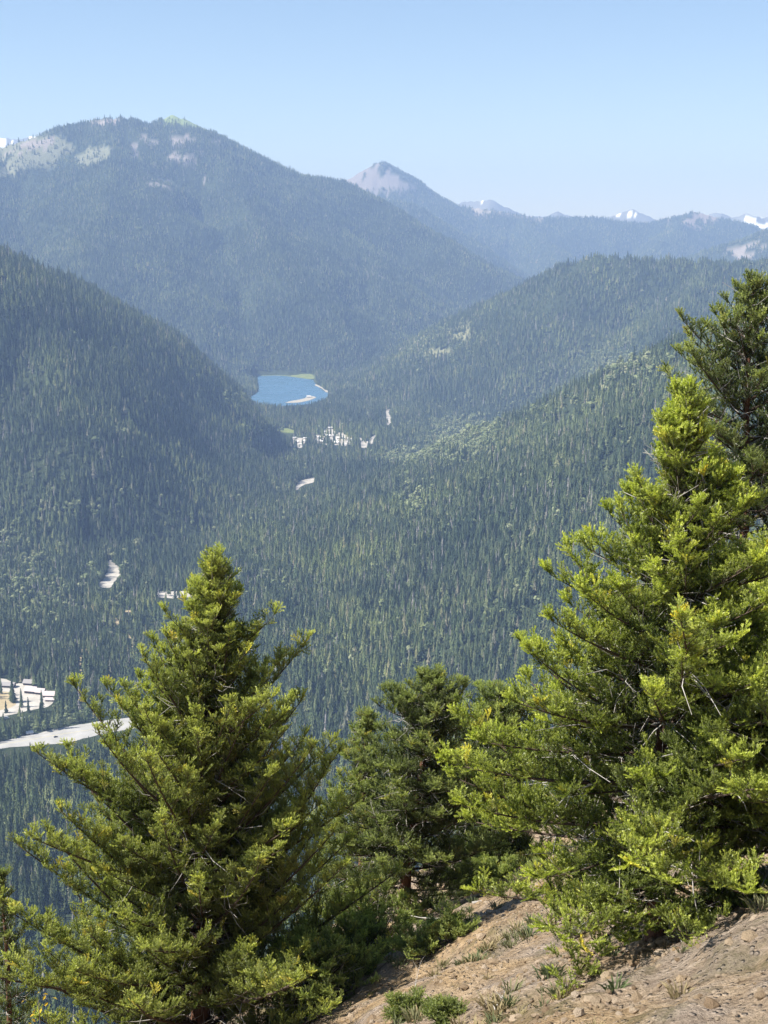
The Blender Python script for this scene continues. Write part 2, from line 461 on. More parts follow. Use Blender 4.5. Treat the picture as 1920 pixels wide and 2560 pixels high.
CLEAR = []     # (polygon in photo pixels, chance that a tree may stay)
def lot(name, px_pts, mat, label, cat, keep=.0, lift=.3, clear=True, z=FLOOR):
    if clear: CLEAR.append((px_pts, keep))
    # ground sheets reach a little towards the camera, where the trees in front hide them
    return sheet(name, wpoly(px_pts, z), mat.m, z, lift, label=label, cat=cat)
CLEAR.append((LAKE_PX[:6] + poly_px(CR3, [(690,292),(640,302),(600,322),(470,330),(410,318),(340,312),(300,304),(345,262),(342,225)]), 0))
lot('shore', poly_px(CR3, [(262,162),(300,156),(400,166),(450,150),(520,158),(600,172),(632,184),(638,204),(600,204),(530,192),(440,184),(340,187),(300,176)]), M_meadow, 'yellow green marsh meadow along the far lake shore', 'shore', lift=.9)
lot('shore', poly_px(CR3, [(640,228),(665,240),(700,264),(734,282),(730,286),(700,274),(660,247),(638,234)]), M_sand, 'thin pale strip of shore on the right of the lake', 'shore', lift=.9)
lot('beach', poly_px(CR3, [(480,328),(500,320),(545,312),(585,304),(600,294),(625,292),(645,298),(630,306),(600,316),(555,326)]), M_sand, 'white sandy beach on the near lake shore', 'beach', lift=1.0)
CC = (600, 1000, 4.1475)
CAMP = [[(835,420),(880,290),(910,280),(960,300),(1000,340),(1060,330),(1100,360),(1170,420),(1170,460),(1080,480),(1000,470),(940,475),(860,460)],
        [(545,400),(610,392),(690,395),(700,430),(650,470),(640,500),(560,495),(545,450)],
        [(775,350),(830,362),(860,400),(855,450),(800,455),(785,400)], [(725,400),(780,405),(780,432),(730,432)],
        [(1222,385),(1250,388),(1300,440),(1320,430),(1400,350),(1422,355),(1400,390),(1340,470),(1310,500),(1245,495),(1262,440)],
        [(245,400),(330,402),(325,455),(290,462),(270,420)],
        [(1495,110),(1580,85),(1570,108),(1530,130),(1580,180),(1575,215),(1540,262),(1520,255),(1525,200),(1500,160)]]
for k, c in enumerate(CAMP):
    nm = ['pale gravel campground clearing crowded with white roofs below the lake', 'pale gravel clearing at the left end of the campground',
          'small bright gravel clearing beside the large campground clearing', 'thin pale gravel strip between two campground clearings',
          'bright forked gravel road right of the campground', 'small isolated pale clearing left of the campground', 'bright bend of gravel road in the forest right of the lake'][k]
    lot('gravel_clearing', poly_px(CC, c), M_gravel, nm, 'clearing', keep=.14 if k < 4 else .06)
lot('meadow', poly_px(CC, [(290,305),(400,300),(480,290),(580,320),(570,345),(480,345),(400,325)]), M_meadow, 'pale green forest meadow above the campground', 'meadow')
lot('rock_clearing', [(735,1222),(745,1204),(770,1196),(790,1192),(786,1206),(760,1212),(742,1226)], M_gravel, 'bare pale rock opening in the forest below the campground', 'clearing')
C4 = (0, 1300, 3.318)
lot('gravel_clearing', poly_px(C4, [(890,340),(920,330),(1000,400),(1010,440),(960,500),(915,565),(850,560),(800,555),(810,535),(855,500),(880,440),(900,400)]), M_gravel, 'pale terraced gravel lot high in the forest above the fir', 'clearing')
lot('gravel_clearing', poly_px(C4, [(1285,596),(1600,590),(1640,640),(1400,650),(1290,640)]), M_gravel, 'pale flat strip of gravel behind the top of the fir', 'clearing', keep=.06)
for k, c in enumerate([[(900,800),(980,820),(990,870),(900,880)], [(1060,720),(1130,740),(1140,1000),(1060,980)], [(610,1080),(740,1060),(745,1300),(600,1290)], [(205,890),(300,930),(305,1020),(240,1030)], [(1065,1040),(1160,1050),(1160,1190),(1070,1130)]]):
    lot('gravel_clearing', poly_px(C4, c), M_drygrass, ['small tan opening between tall conifers', 'tall tan opening in the forest left of the fir', 'dry tan opening in the forest above the lodge', 'small tan opening at the left edge of the forest', 'pale tan opening touching the left side of the fir'][k], 'clearing', keep=.45)
C2 = (0, 1660, 6.38)
lot('gravel_clearing', poly_px(C2, [(-500,240),(60,230),(200,300),(420,320),(600,390),(720,400),(880,470),(870,560),(830,640),(760,690),(480,740),(250,800),(0,850),(-500,900)]), M_gravel, 'pale gravel yard around the lodge buildings', 'clearing', lift=.3, keep=.05)
sheet('dry_lawn', wpoly(poly_px(C2, [(-450,450),(0,435),(160,455),(255,520),(270,640),(180,700),(0,745),(-450,800)])), M_drygrass.m, FLOOR, .36, label='oval tan lawn of dry grass in front of the lodge', cat='lawn')
HW = poly_px(C2, [(-1800,1600),(-1800,1540),(0,1245),(500,1130),(980,1020),(1300,965),(1700,900),(2300,830),(2300,1010),(1700,1100),(1300,1200),(1080,1262),(600,1300),(0,1350)])
lot('highway', HW, M_asph, 'wide sun bleached highway crossing behind the left fir', 'road', lift=.3)
def ribbon(name, pts, w, mat, label, cat, lift):
    V, F = [], []
    P = [Vector((p[0], p[1], FLOOR + lift)) for p in pts]
    for i, p in enumerate(P):
        t = (P[min(i + 1, len(P) - 1)] - P[max(i - 1, 0)]).normalized()
        n = Vector((-t.y, t.x, 0)) * w / 2
        V += [p - n, p + n]
        if i: F.append((2 * i - 2, 2 * i - 1, 2 * i + 1, 2 * i))
    o = mesh_obj(name, V, F, mat)
    if o.data.polygons[0].normal.z < 0: o.data.flip_normals()
    return tag(o, label, cat, kind='structure')
ribbon('road_marking', wpoly(poly_px(C2, [(-600,1372),(0,1290),(500,1205),(1000,1120),(1500,1040)])), .5, M_line.m, 'faint yellow centre line along the highway', 'road marking', .31)
M_shoulder = Mat('road_shoulder', .95).color((.22, .2, .16))
ribbon('road_marking', wpoly(poly_px(C2, [(-600,1352),(0,1262),(500,1160),(1000,1052),(1500,970)])), .8, M_shoulder.m, 'dark seam along the far edge of the highway', 'road marking', .31)

# ------------------------------------------------------------------ forest
def conifer_mesh(name, seed, h, r, tiers, per, trunk=True, base=.1, droop=.35, mats=None):
    rnd = random.Random(seed)
    V, F, MI = [], [], []
    def tri(a, b, c, m=0): 
        i = len(V); V.extend([a, b, c]); F.append((i, i + 1, i + 2)); MI.append(m)
    for t in range(tiers):
        f = t / (tiers - 1)
        z = h * (base + (1 - base) * f * .97)
        R = r * (1 - f) ** .7 * rnd.uniform(.85, 1.12) + .12
        for k in range(per):
            a = 6.2832 * (k + rnd.random() * .8) / per + t * 2.4
            L = R * rnd.uniform(.62, 1.2)
            dz = -droop * L * rnd.uniform(.5, 1.5)
            w = 6.2832 / per * .62
            up = h / tiers * 1.5
            tip = (math.cos(a) * L, math.sin(a) * L, z + dz)
            l = (math.cos(a - w) * L * .55, math.sin(a - w) * L * .55, z + dz * .35)
            q = (math.cos(a + w) * L * .55, math.sin(a + w) * L * .55, z + dz * .35)
            top = (0, 0, min(z + up, h))
            tri(top, l, tip); tri(top, tip, q)
    if trunk:
        for k in range(4):
            a, b = k * 1.5708, (k + 1) * 1.5708
            rr = .018 * h
            tri((math.cos(a) * rr, math.sin(a) * rr, -1.5), (math.cos(b) * rr, math.sin(b) * rr, -1.5), (0, 0, h * .5), 1)
    o = mesh_obj(name, V, F, mats, link_it=False)
    o.data.polygons.foreach_set('material_index', MI)
    return o
def broadleaf_mesh(name, seed, h, r, n, mats):
    rnd = random.Random(seed)
    V, F, MI = [], [], []
    lobes = [(rnd.uniform(-.4, .4) * r, rnd.uniform(-.4, .4) * r, h * rnd.uniform(.4, .8), r * rnd.uniform(.45, .75)) for _ in range(6)]
    for k in range(n):
        lx, ly, lz, lr = rnd.choice(lobes)
        u = Vector((rnd.gauss(0, 1), rnd.gauss(0, 1), rnd.gauss(0, 1))).normalized()
        c = Vector((lx, ly, lz)) + u * lr * rnd.uniform(.7, 1.05)
        s = r * rnd.uniform(.2, .36)
        t1 = u.orthogonal().normalized(); t1 = Matrix.Rotation(rnd.random() * 6.28, 3, u) @ t1; t2 = u.cross(t1)
        u2 = u * rnd.uniform(-.4, .4) * s
        i = len(V); V += [c + t1 * s + u2, c - t1 * .5 * s + t2 * .8 * s, c - t1 * .5 * s - t2 * .8 * s - u2]; F.append((i, i + 1, i + 2)); MI.append(0)
    for k in range(4):
        a, b = k * 1.5708, (k + 1) * 1.5708; rr = .02 * h; i = len(V)
        V += [Vector((math.cos(a) * rr, math.sin(a) * rr, -1.5)), Vector((math.cos(b) * rr, math.sin(b) * rr, -1.5)), Vector((0, 0, h * .7))]; F.append((i, i + 1, i + 2)); MI.append(1)
    o = mesh_obj(name, V, F, mats, link_it=False)
    o.data.polygons.foreach_set('material_index', MI)
    return o
def leaf_mat(name, stops, trans=.25, stands=False):
    M = Mat(name, .75, .15)
    oi = M.n('ShaderNodeObjectInfo')
    c = M.ramp(oi.outputs['Random'], stops)
    if stands:
        geo = M.n('ShaderNodeNewGeometry')
        st = M.ramp(M.noise(.0045, 4, .6, vec=geo.outputs['Position']), [(.34, (.62,.70,.72)), (.5, (1,1,1)), (.66, (1.5,1.42,1.15))])
        c = M.mix(1.0, c, st, 'MULTIPLY')
    M.color(c)
    tr = M.n('ShaderNodeBsdfTranslucent'); M.l(c, tr.inputs['Color'])
    mx = M.n('ShaderNodeMixShader'); mx.inputs[0].default_value = trans
    M.l(M.b.outputs[0], mx.inputs[1]); M.l(tr.outputs[0], mx.inputs[2])
    M.l(mx.outputs[0], M.t.nodes['Material Output'].inputs['Surface'])
    return M.m
M_needle = leaf_mat('forest_needles', [(0, (.045,.068,.034)), (.35, (.080,.115,.052)), (.7, (.135,.170,.074)), (.93, (.19,.215,.10)), (1, (.26,.24,.17))], stands=True)
M_broad = leaf_mat('broadleaf_foliage', [(0, (.16,.20,.09)), (.5, (.24,.28,.13)), (1, (.34,.36,.20))])
M_fbark = Mat('forest_bark', .95, .05).color((.10, .085, .07)).m
M_snag = Mat('grey_snag', .9, .1).color((.28, .26, .24)).m
PROTO = bpy.data.collections.new('tree_kinds')       # never linked to the scene: only a store of kinds
kinds = [conifer_mesh('c', 1, 21, 2.9, 11, 6, mats=[M_needle, M_fbark]), conifer_mesh('c', 2, 23, 2.7, 12, 6, mats=[M_needle, M_fbark]),
         conifer_mesh('c', 3, 17, 3.2, 9, 6, mats=[M_needle, M_fbark], base=.2), conifer_mesh('c', 4, 21, 3.3, 10, 7, mats=[M_needle, M_fbark]),
         conifer_mesh('c', 5, 14, 2.6, 9, 6, mats=[M_needle, M_fbark]), conifer_mesh('c', 6, 20, 1.3, 9, 4, mats=[M_snag, M_snag], droop=.6)]
bkinds = [broadleaf_mesh('b', 11, 13, 4.2, 150, [M_broad, M_fbark]), broadleaf_mesh('b', 12, 16, 4.0, 150, [M_broad, M_fbark]), broadleaf_mesh('b', 13, 10, 3.8, 130, [M_broad, M_fbark])]
def kind_collection(name, objs):
    c = bpy.data.collections.new(name)
    for k, o in enumerate(objs):
        o.name = f'{name}_{k:02d}'; c.objects.link(o)
    return c
CK, BK = kind_collection('conifer_kind', kinds), kind_collection('broadleaf_kind', bkinds)
def instancer_tree(name, coll, align=False):
    g = bpy.data.node_groups.new(name, 'GeometryNodeTree')
    g.interface.new_socket('Geometry', in_out='INPUT', socket_type='NodeSocketGeometry')
    g.interface.new_socket('Geometry', in_out='OUTPUT', socket_type='NodeSocketGeometry')
    N, L = g.nodes.new, g.links.new
    gi, go = N('NodeGroupInput'), N('NodeGroupOutput')
    iop = N('GeometryNodeInstanceOnPoints'); ci = N('GeometryNodeCollectionInfo')
    ci.inputs['Collection'].default_value = coll; ci.inputs['Separate Children'].default_value = True; ci.inputs['Reset Children'].default_value = True
    def na(nm, typ):
        x = N('GeometryNodeInputNamedAttribute'); x.data_type = typ; x.inputs['Name'].default_value = nm; return x.outputs[0]
    L(gi.outputs[0], iop.inputs['Points']); L(ci.outputs[0], iop.inputs['Instance'])
    iop.inputs['Pick Instance'].default_value = True
    L(na('kind_index', 'INT'), iop.inputs['Instance Index']); L(na('turn', 'FLOAT_VECTOR'), iop.inputs['Rotation']); L(na('size', 'FLOAT_VECTOR'), iop.inputs['Scale'])
    L(iop.outputs[0], go.inputs[0])
    return g
def scatter_obj(name, P, kind, turn, size, group_tree, parent=None, extra=None):
    me = bpy.data.meshes.new(name)
    me.vertices.add(len(P)); me.vertices.foreach_set('co', np.ascontiguousarray(P, np.float32).ravel())
    a = me.attributes.new('kind_index', 'INT', 'POINT'); a.data.foreach_set('value', np.ascontiguousarray(kind, np.int32))
    for nm, arr in (('turn', turn), ('size', size)):
        a = me.attributes.new(nm, 'FLOAT_VECTOR', 'POINT'); a.data.foreach_set('vector', np.ascontiguousarray(arr, np.float32).ravel())
    for nm, arr in (extra or {}).items():
        a = me.attributes.new(nm, 'FLOAT', 'POINT'); a.data.foreach_set('value', np.ascontiguousarray(arr, np.float32))
    o = bpy.data.objects.new(name, me); link(o, parent)
    md = o.modifiers.new('scatter', 'NODES'); md.node_group = group_tree
    return o
rng = np.random.default_rng(42)
def candidates(r0, r1, cell, az=22.5):
    t = math.radians(az)
    xs = np.arange(-r1 * math.sin(t), r1 * math.sin(t), cell); ys = np.arange(r0 * math.cos(t), r1, cell)
    X, Y = np.meshgrid(xs, ys); X = X.ravel() + rng.uniform(-.5, .5, X.size) * cell; Y = Y.ravel() + rng.uniform(-.5, .5, Y.size) * cell
    r = np.hypot(X, Y); m = (r >= r0) & (r < r1) & (np.abs(np.arctan2(X, Y)) < t)
    return X[m], Y[m]
XS, YS = [], []
for r0, r1, cell in ((880, 2300, 5.9), (2300, 3600, 6.6), (3600, 5200, 7.6), (5200, 7000, 8.8), (7000, 9200, 9.6), (9200, 13300, 14)):
    x, y = candidates(r0, r1, cell); XS.append(x); YS.append(y)
TX, TY = np.concatenate(XS), np.concatenate(YS)
TZ = hgt(TX, TY)
own, vis = own_vis(TX, TY, TZ, 30)
ppx, ppy = proj(np.stack([TX, TY, TZ], -1))
r_ = np.hypot(TX, TY)
i_ = np.clip(np.log(r_ / RR[0]) / np.log(RR[1] / RR[0]), 0, NR - 1).astype(int); j_ = np.clip((np.arctan2(TX, TY) - AZ[0]) / (AZ[1] - AZ[0]), 0, NA - 1).astype(int)
keep = vis & ~(rng.random(TX.size) < TREELESS[i_, j_]) & (ppy < 2620) & (own < 9)
dens = fbm(TX / 130, TY / 130, 3, 300)
keep &= rng.random(TX.size) < np.clip(.9 + 1.1 * dens, .3, 1)
TX, TY, TZ, own, r_, ppx, ppy = (q[keep] for q in (TX, TY, TZ, own, r_, ppx, ppy))
hs = np.clip(1.05 + .3 * fbm(TX / 180, TY / 180, 3, 310) + rng.normal(0, .27, TX.size), .4, 1.85)
hs *= np.where(r_ > 5200, .84, 1.0) * np.where(r_ > 9200, 1.15, 1.0)
# keep the clearings open: no tree whose foot, middle or top stands in them
gone = np.zeros(TX.size, bool)
for poly, kp in CLEAR:
    mx_, my_ = np.mean([p[0] for p in poly]), np.mean([p[1] for p in poly])
    if np.ptp([p[0] for p in poly]) < 130: poly = [(mx_ + (p[0] - mx_) * .95, my_ + (p[1] - my_) * .93) for p in poly]
    xs, ys = zip(*poly)
    near = (ppx > min(xs) - 30) & (ppx < max(xs) + 30) & (ppy > min(ys) - 20) & (ppy < max(ys) + 90)
    idx = np.nonzero(near)[0]
    if len(idx) == 0: continue
    hit = np.zeros(len(idx), bool)
    for f in (0, .3, .6, .9):
        qx, qy = proj(np.stack([TX[idx], TY[idx], TZ[idx] + 24 * hs[idx] * f], -1))
        hit |= in_poly(qx, qy, poly)
    small = np.zeros(len(idx), bool)
    for f in (0, .3):
        qx, qy = proj(np.stack([TX[idx], TY[idx], TZ[idx] + 24 * hs[idx] * f], -1))
        small |= in_poly(qx, qy, poly)
    stay = rng.random(len(idx)) < kp
    gone[idx[hit & small & ~stay]] = True
    low = hit & ~small & ~stay
    hs[idx[low]] *= rng.uniform(.28, .45, low.sum())
lakew = in_poly(TX, TY, [(p[0], p[1]) for p in LAKE])
gone |= lakew
TX, TY, TZ, own, r_, ppx, ppy, hs = (q[~gone] for q in (TX, TY, TZ, own, r_, ppx, ppy, hs))
# pale broadleaf groves
vx, vy = ppx / S, ppy / S
bl = np.zeros(TX.size)
for a, b, rx, ry, p in ((1000,945,75,40,1.4),(900,995,80,20,1.2),(1330,790,100,40,.75),(1190,890,110,40,.35),(890,1090,30,45,.7),(560,1110,60,30,.25),(165,1105,70,14,.75),(85,1220,45,20,.8),(60,1290,110,60,.5),(20,1180,40,40,.4),(240,1300,60,50,.3),(110,1560,80,40,.5),(960,745,90,40,.3),(620,1080,120,60,.12),(1000,1120,250,90,.08),(500,868,50,10,.6),(590,935,50,8,.6),(1370,770,40,26,.5)):
    bl = np.maximum(bl, p * np.exp(-(((vx - a) / rx) ** 2 + ((vy - b) / ry) ** 2)) * 1.3)
bl = np.maximum(bl, 0.008 + .3 * np.clip(fbm(TX / 170, TY / 170, 4, 350) - .12, 0, 1) * (r_ < 5200))
isb = (rng.random(TX.size) < bl * (1 + .8 * fbm(TX / 60, TY / 60, 3, 330)))
# open stands: thin out a few patches so pale ground shows between the trees
print('forest trees', TX.size, 'broadleaf', isb.sum())
NT = TX.size
turn = np.zeros((NT, 3)); turn[:, 2] = rng.uniform(0, 6.283, NT); turn[:, 0] = rng.normal(0, .02, NT); turn[:, 1] = rng.normal(0, .02, NT)
wj = rng.uniform(.95, 1.5, NT) * np.where(r_ > 5200, 1.25, 1.0) * np.where(r_ > 9200, 1.3, 1.0)
size = np.stack([hs * wj, hs * wj, hs * rng.uniform(.9, 1.1, NT)], 1)
kidx = rng.integers(0, 5, NT); kidx[rng.random(NT) < .02 + .06 * (fbm(TX / 150, TY / 150, 3, 345) > .25)] = 5
P3 = np.stack([TX, TY, TZ - .3], 1)
# the 300 conifers that show largest stand as trees of their own
con = ~isb
mid = proj(P3 + np.array([0, 0, 14.0]))
open_gap = con & (r_ > 900) & (((mid[0] > -10) & (mid[0] < 240) & (mid[1] > 1640) & (mid[1] < 2290) & (mid[0] < 150 + np.abs(mid[1] - 1820) * .05)) | ((mid[0] > 730) & (mid[0] < 1340) & (mid[1] > 1560) & (mid[1] < 1780)))
score = np.where(open_gap, hs / r_, 0)
top = np.argsort(-score)[:300]
single = np.zeros(NT, bool); single[top] = True
GT_C, GT_B = instancer_tree('conifer_scatter', CK), instancer_tree('broadleaf_scatter', BK)
m = con & ~single
tag(scatter_obj('conifer_forest', P3[m], kidx[m], turn[m], size[m], GT_C), 'dense dark conifer forest covering the valley and the mountains', 'forest', kind='stuff')
m = isb
bs = size[m] * np.clip(rng.normal(.85, .2, m.sum()), .5, 1.3)[:, None]
tag(scatter_obj('broadleaf_thicket', P3[m], rng.integers(0, 3, m.sum()), turn[m], bs, GT_B), 'pale green broadleaf trees scattered in patches among the conifers', 'thicket', kind='stuff')
FINE = [conifer_mesh('conifer', 21, 24, 2.5, 19, 8, mats=[M_needle, M_fbark]), conifer_mesh('conifer', 22, 27, 2.3, 21, 8, mats=[M_needle, M_fbark]),
        conifer_mesh('conifer', 23, 21, 2.8, 17, 8, mats=[M_needle, M_fbark], base=.16), conifer_mesh('conifer', 24, 25, 3.0, 18, 9, mats=[M_needle, M_fbark])]
for k in top:
    o = FINE[k % 4].copy()
    o.name = 'conifer'
    o.location = P3[k]; o.rotation_euler = turn[k]; o.scale = size[k]
    COL.objects.link(o)
    x = mid[0][k]; y = mid[1][k]
    if x < 400:
        if y > 1835: tag(o, 'dark narrow conifer in the forest just below the highway, left of the fir', 'tree', 'conifers below the highway')
        else: tag(o, 'dark narrow conifer in the forest between the highway and the lodge yard', 'tree', 'conifers above the highway')
    else: tag(o, 'dark narrow conifer on the forested slope seen above the middle fir trees', 'tree', 'conifers behind the middle firs')

# ------------------------------------------------------------------ lookout hillside in the foreground
def ground_h(x, y):
    x = np.asarray(x, float); y = np.asarray(y, float)
    z = near_h(x, y)
    z = z + .35 * fbm(x / 3.1, y / 3.1, 3, 400) + .10 * fbm(x / .8, y / .8, 3, 410)
    # small terraces of soil creep running across the slope
    z = z + .05 * np.sin((y * .9 - x * .55) * 2.1 + 2 * fbm(x / 2, y / 2, 2, 420)) + .045 * ridged(x / .42, y / .42, 3, 430) + .02 * ridged(x / .17, y / .17, 2, 440)
    return z
def gz(x, y): return float(ground_h(np.array([x]), np.array([y]))[0])
gx = np.concatenate([np.arange(-30, -4, .4), np.arange(-4, 9, .085), np.arange(9, 30, .4)])
gy = np.concatenate([np.arange(-10, 7, .4), np.arange(7, 24, .1), np.arange(24, 60, .3)])
HX, HY = np.meshgrid(gx, gy)
HZ = ground_h(HX, HY)
nx_, ny_ = len(gx), len(gy)
q = (np.arange(ny_ - 1)[:, None] * nx_ + np.arange(nx_ - 1)[None, :]).ravel()
M_soil = Mat('rocky_soil', .95, .08)
geo = M_soil.n('ShaderNodeNewGeometry'); pos = geo.outputs['Position']
mp = M_soil.n('ShaderNodeMapping'); mp.inputs['Rotation'].default_value = (0, 0, .55); mp.inputs['Scale'].default_value = (1, 2.4, 1); M_soil.l(pos, mp.inputs[0])
n_big = M_soil.noise(.55, 4, .6, vec=pos); n_mid = M_soil.noise(3.2, 6, .65, vec=mp.outputs[0]); n_fine = M_soil.noise(22, 6, .7, vec=pos)
c1 = M_soil.ramp(n_mid, [(.28, (.21,.135,.075)), (.5, (.46,.32,.18)), (.72, (.62,.46,.29))])
c2 = M_soil.ramp(n_mid, [(.3, (.24,.18,.13)), (.7, (.54,.43,.33))])
col = M_soil.mix(M_soil.ramp(n_big, [(.42, (0,0,0)), (.58, (1,1,1))]), c1, c2)
litter = M_soil.ramp(M_soil.noise(1.3, 5, .7, vec=pos), [(.54, (0,0,0)), (.66, (.75,.75,.75))])
col = M_soil.mix(litter, col, (.16, .14, .07))
vor = M_soil.n('ShaderNodeTexVoronoi'); vor.inputs['Scale'].default_value = 14; M_soil.l(pos, vor.inputs['Vector'])
stone = M_soil.ramp(vor.outputs['Distance'], [(.18, (1,1,1)), (.34, (0,0,0))])
col = M_soil.mix(M_soil.math('MULTIPLY', stone, .35), col, (.42, .36, .31))
col = M_soil.mix(.55, col, M_soil.ramp(n_fine, [(.3, (.45,.45,.45)), (.7, (1.5,1.5,1.5))]), 'MULTIPLY')
M_soil.color(col)
M_soil.bump(M_soil.math('ADD', M_soil.math('MULTIPLY', n_mid, .8), M_soil.math('ADD', n_fine, M_soil.math('MULTIPLY', stone, .7))), .11, 1.0)
tag(quad_mesh('hillside', np.stack([HX.ravel(), HY.ravel(), HZ.ravel()], 1), np.stack([q, q + 1, q + nx_ + 1, q + nx_], 1), M_soil.m),
    'steep tan rocky hillside below the lookout', 'hillside', kind='structure')

# ------------------------------------------------------------------ firs of the foreground
def tube(V, F, pts, radii, sides=6, cap=True):
    P = [Vector(p) for p in pts]
    base = len(V)
    up = Vector((0, 0, 1))
    for i, p in enumerate(P):
        t = (P[min(i + 1, len(P) - 1)] - P[max(i - 1, 0)])
        t = t.normalized() if t.length > 1e-9 else up
        a = t.orthogonal().normalized() if abs(t.z) > .9 else t.cross(up).normalized()
        b = t.cross(a)
        for k in range(sides):
            w = 6.2832 * k / sides
            V.append(p + (a * math.cos(w) + b * math.sin(w)) * radii[i])
    for i in range(len(P) - 1):
        for k in range(sides):
            k2 = (k + 1) % sides
            F.append((base + i * sides + k, base + i * sides + k2, base + (i + 1) * sides + k2, base + (i + 1) * sides + k))
    if cap: F.append(tuple(base + (len(P) - 1) * sides + k for k in range(sides)))
M_bark = Mat('fir_bark', .95, .05)
geo = M_bark.n('ShaderNodeTexCoord')
mpb = M_bark.n('ShaderNodeMapping'); mpb.inputs['Scale'].default_value = (9, 9, 2); M_bark.l(geo.outputs['Object'], mpb.inputs[0])
nb = M_bark.noise(3, 6, .7, vec=mpb.outputs[0])
M_bark.color(M_bark.ramp(nb, [(.3, (.07,.038,.026)), (.55, (.18,.095,.062)), (.75, (.25,.155,.11))])).bump(nb, .03, 1)
M_limb = Mat('limb_bark', .95, .05).color((.085, .062, .048))
M_twig = Mat('fir_twig', .9, .1).color((.22, .185, .15)).m
M_deadwood = Mat('bleached_deadwood', .85, .15)
nd_ = M_deadwood.noise(9, 5, .7)
M_deadwood.color(M_deadwood.ramp(nd_, [(.3, (.26,.23,.20)), (.7, (.50,.47,.43))]))

def needle_mat(name, old, new, trans=.4):
    """needles: 'tip' runs from the old growth at the stem (0) to this year's growth (1)"""
    M = Mat(name, .42, .5)
    tip = M.attr('tip').outputs['Fac']
    tint = M.attr('tint', 'INSTANCER').outputs['Fac']
    oi = M.n('ShaderNodeObjectInfo')
    f = M.math('MINIMUM', M.math('MULTIPLY', M.math('MULTIPLY', tip, tint), 1.5), 1.1)
    c = M.mix(f, old, new)
    v = M.ramp(oi.outputs['Random'], [(0, (.70,.72,.70)), (.6, (1,1,1)), (.95, (1.15,1.1,1.0)), (1, (1.45,1.1,.75))])
    c = M.mix(1.0, c, v, 'MULTIPLY')
    M.color(c)
    tr = M.n('ShaderNodeBsdfTranslucent')
    c2 = M.mix(1.0, c, (1.1, 1.25, .5), 'MULTIPLY'); M.l(c2, tr.inputs['Color'])
    mx = M.n('ShaderNodeMixShader'); mx.inputs[0].default_value = trans
    M.l(M.b.outputs[0], mx.inputs[1]); M.l(tr.outputs[0], mx.inputs[2])
    M.l(mx.outputs[0], M.t.nodes['Material Output'].inputs['Surface'])
    return M.m
def spray_mesh(name, seed, mat, n_side=4, L=.17, nl=.030, nw=.0082, step=.0085):
    """one twig with side shoots, set with needles pointing along and upward; grows along +X, up is +Z"""
    rnd = random.Random(seed)
    V, F, T, MI = [], [], [], []
    def shoot(o, d, ln, t0):
        d = d.normalized()
        side = d.cross(Vector((0, 0, 1))).normalized(); upv = side.cross(d)
        k = max(3, int(ln / step))
        i = len(V); r = .0016
        V.extend([o + side * r, o - side * r, o + d * ln]); T.extend([0, 0, .4]); F.append((i, i + 1, i + 2)); MI.append(1)
        for s in range(k):
            f = (s + rnd.random()) / k
            p = o + d * ln * f
            for q in range(3):
                w = rnd.uniform(-1.75, 1.75)           # spread round the upper half of the twig
                out = side * math.sin(w) + upv * math.cos(w) * .9
                nd = (d * rnd.uniform(.55, .95) + out * rnd.uniform(.6, .95)).normalized()
                ln2 = nl * rnd.uniform(.75, 1.2) * (1 - .35 * f)
                ww = nd.cross(Vector((rnd.uniform(-1, 1), rnd.uniform(-1, 1), rnd.uniform(-1, 1)))).normalized() * nw * .5
                i = len(V)
                V.extend([p - ww, p + ww, p + nd * ln2]); tt = min(1, t0 + f * .75 + rnd.uniform(-.1, .1))
                T.extend([tt * .8, tt * .8, tt]); F.append((i, i + 1, i + 2)); MI.append(0)
    shoot(Vector((0, 0, 0)), Vector((1, 0, .12)), L, .2)
    for s in range(n_side):
        f = .15 + .65 * (s + rnd.random() * .6) / n_side
        sg = 1 if s % 2 else -1
        shoot(Vector((L * f, 0, .12 * L * f)), Vector((.72, sg * rnd.uniform(.55, .9), rnd.uniform(.05, .5))), L * (1 - f) * rnd.uniform(.6, .85) + .02, .25)
    o = mesh_obj(name, V, F, [mat, M_twig], link_it=False)
    o.data.polygons.foreach_set('material_index', MI)
    a = o.data.attributes.new('tip', 'FLOAT', 'POINT'); a.data.foreach_set('value', T)
    return o
def spray_tree(key, mat, **kw):
    return instancer_tree(key + '_scatter', kind_collection(key, [spray_mesh(key, 100 + k, mat, **kw) for k in range(5)]))
OLD, NEW = (.055, .082, .022), (.185, .215, .035)
GT_LEFT = spray_tree('left_fir_spray', needle_mat('left_fir_needles', (.100, .130, .045), (.58, .60, .16)))
GT_RIGHT = spray_tree('right_fir_spray', needle_mat('right_fir_needles', (.092, .125, .040), (.56, .60, .12)))
GT_DARK = spray_tree('dark_fir_spray', needle_mat('dark_fir_needles', (.068, .094, .042), (.38, .42, .14)))
GT_PALE = spray_tree('pale_fir_spray', needle_mat('pale_fir_needles', (.078, .110, .042), (.44, .49, .16)))

def dir_to_euler(d, roll):
    """rotation taking +X to d with +Z kept as upright as it can be, then rolled"""
    d = Vector(d).normalized()
    s = Vector((0, 0, 1)).cross(d)
    s = s.normalized() if s.length > 1e-4 else Vector((0, 1, 0))
    u = d.cross(s)
    m = Matrix((d, s, u)).transposed() @ Matrix.Rotation(roll, 3, 'X')
    return m.to_euler()

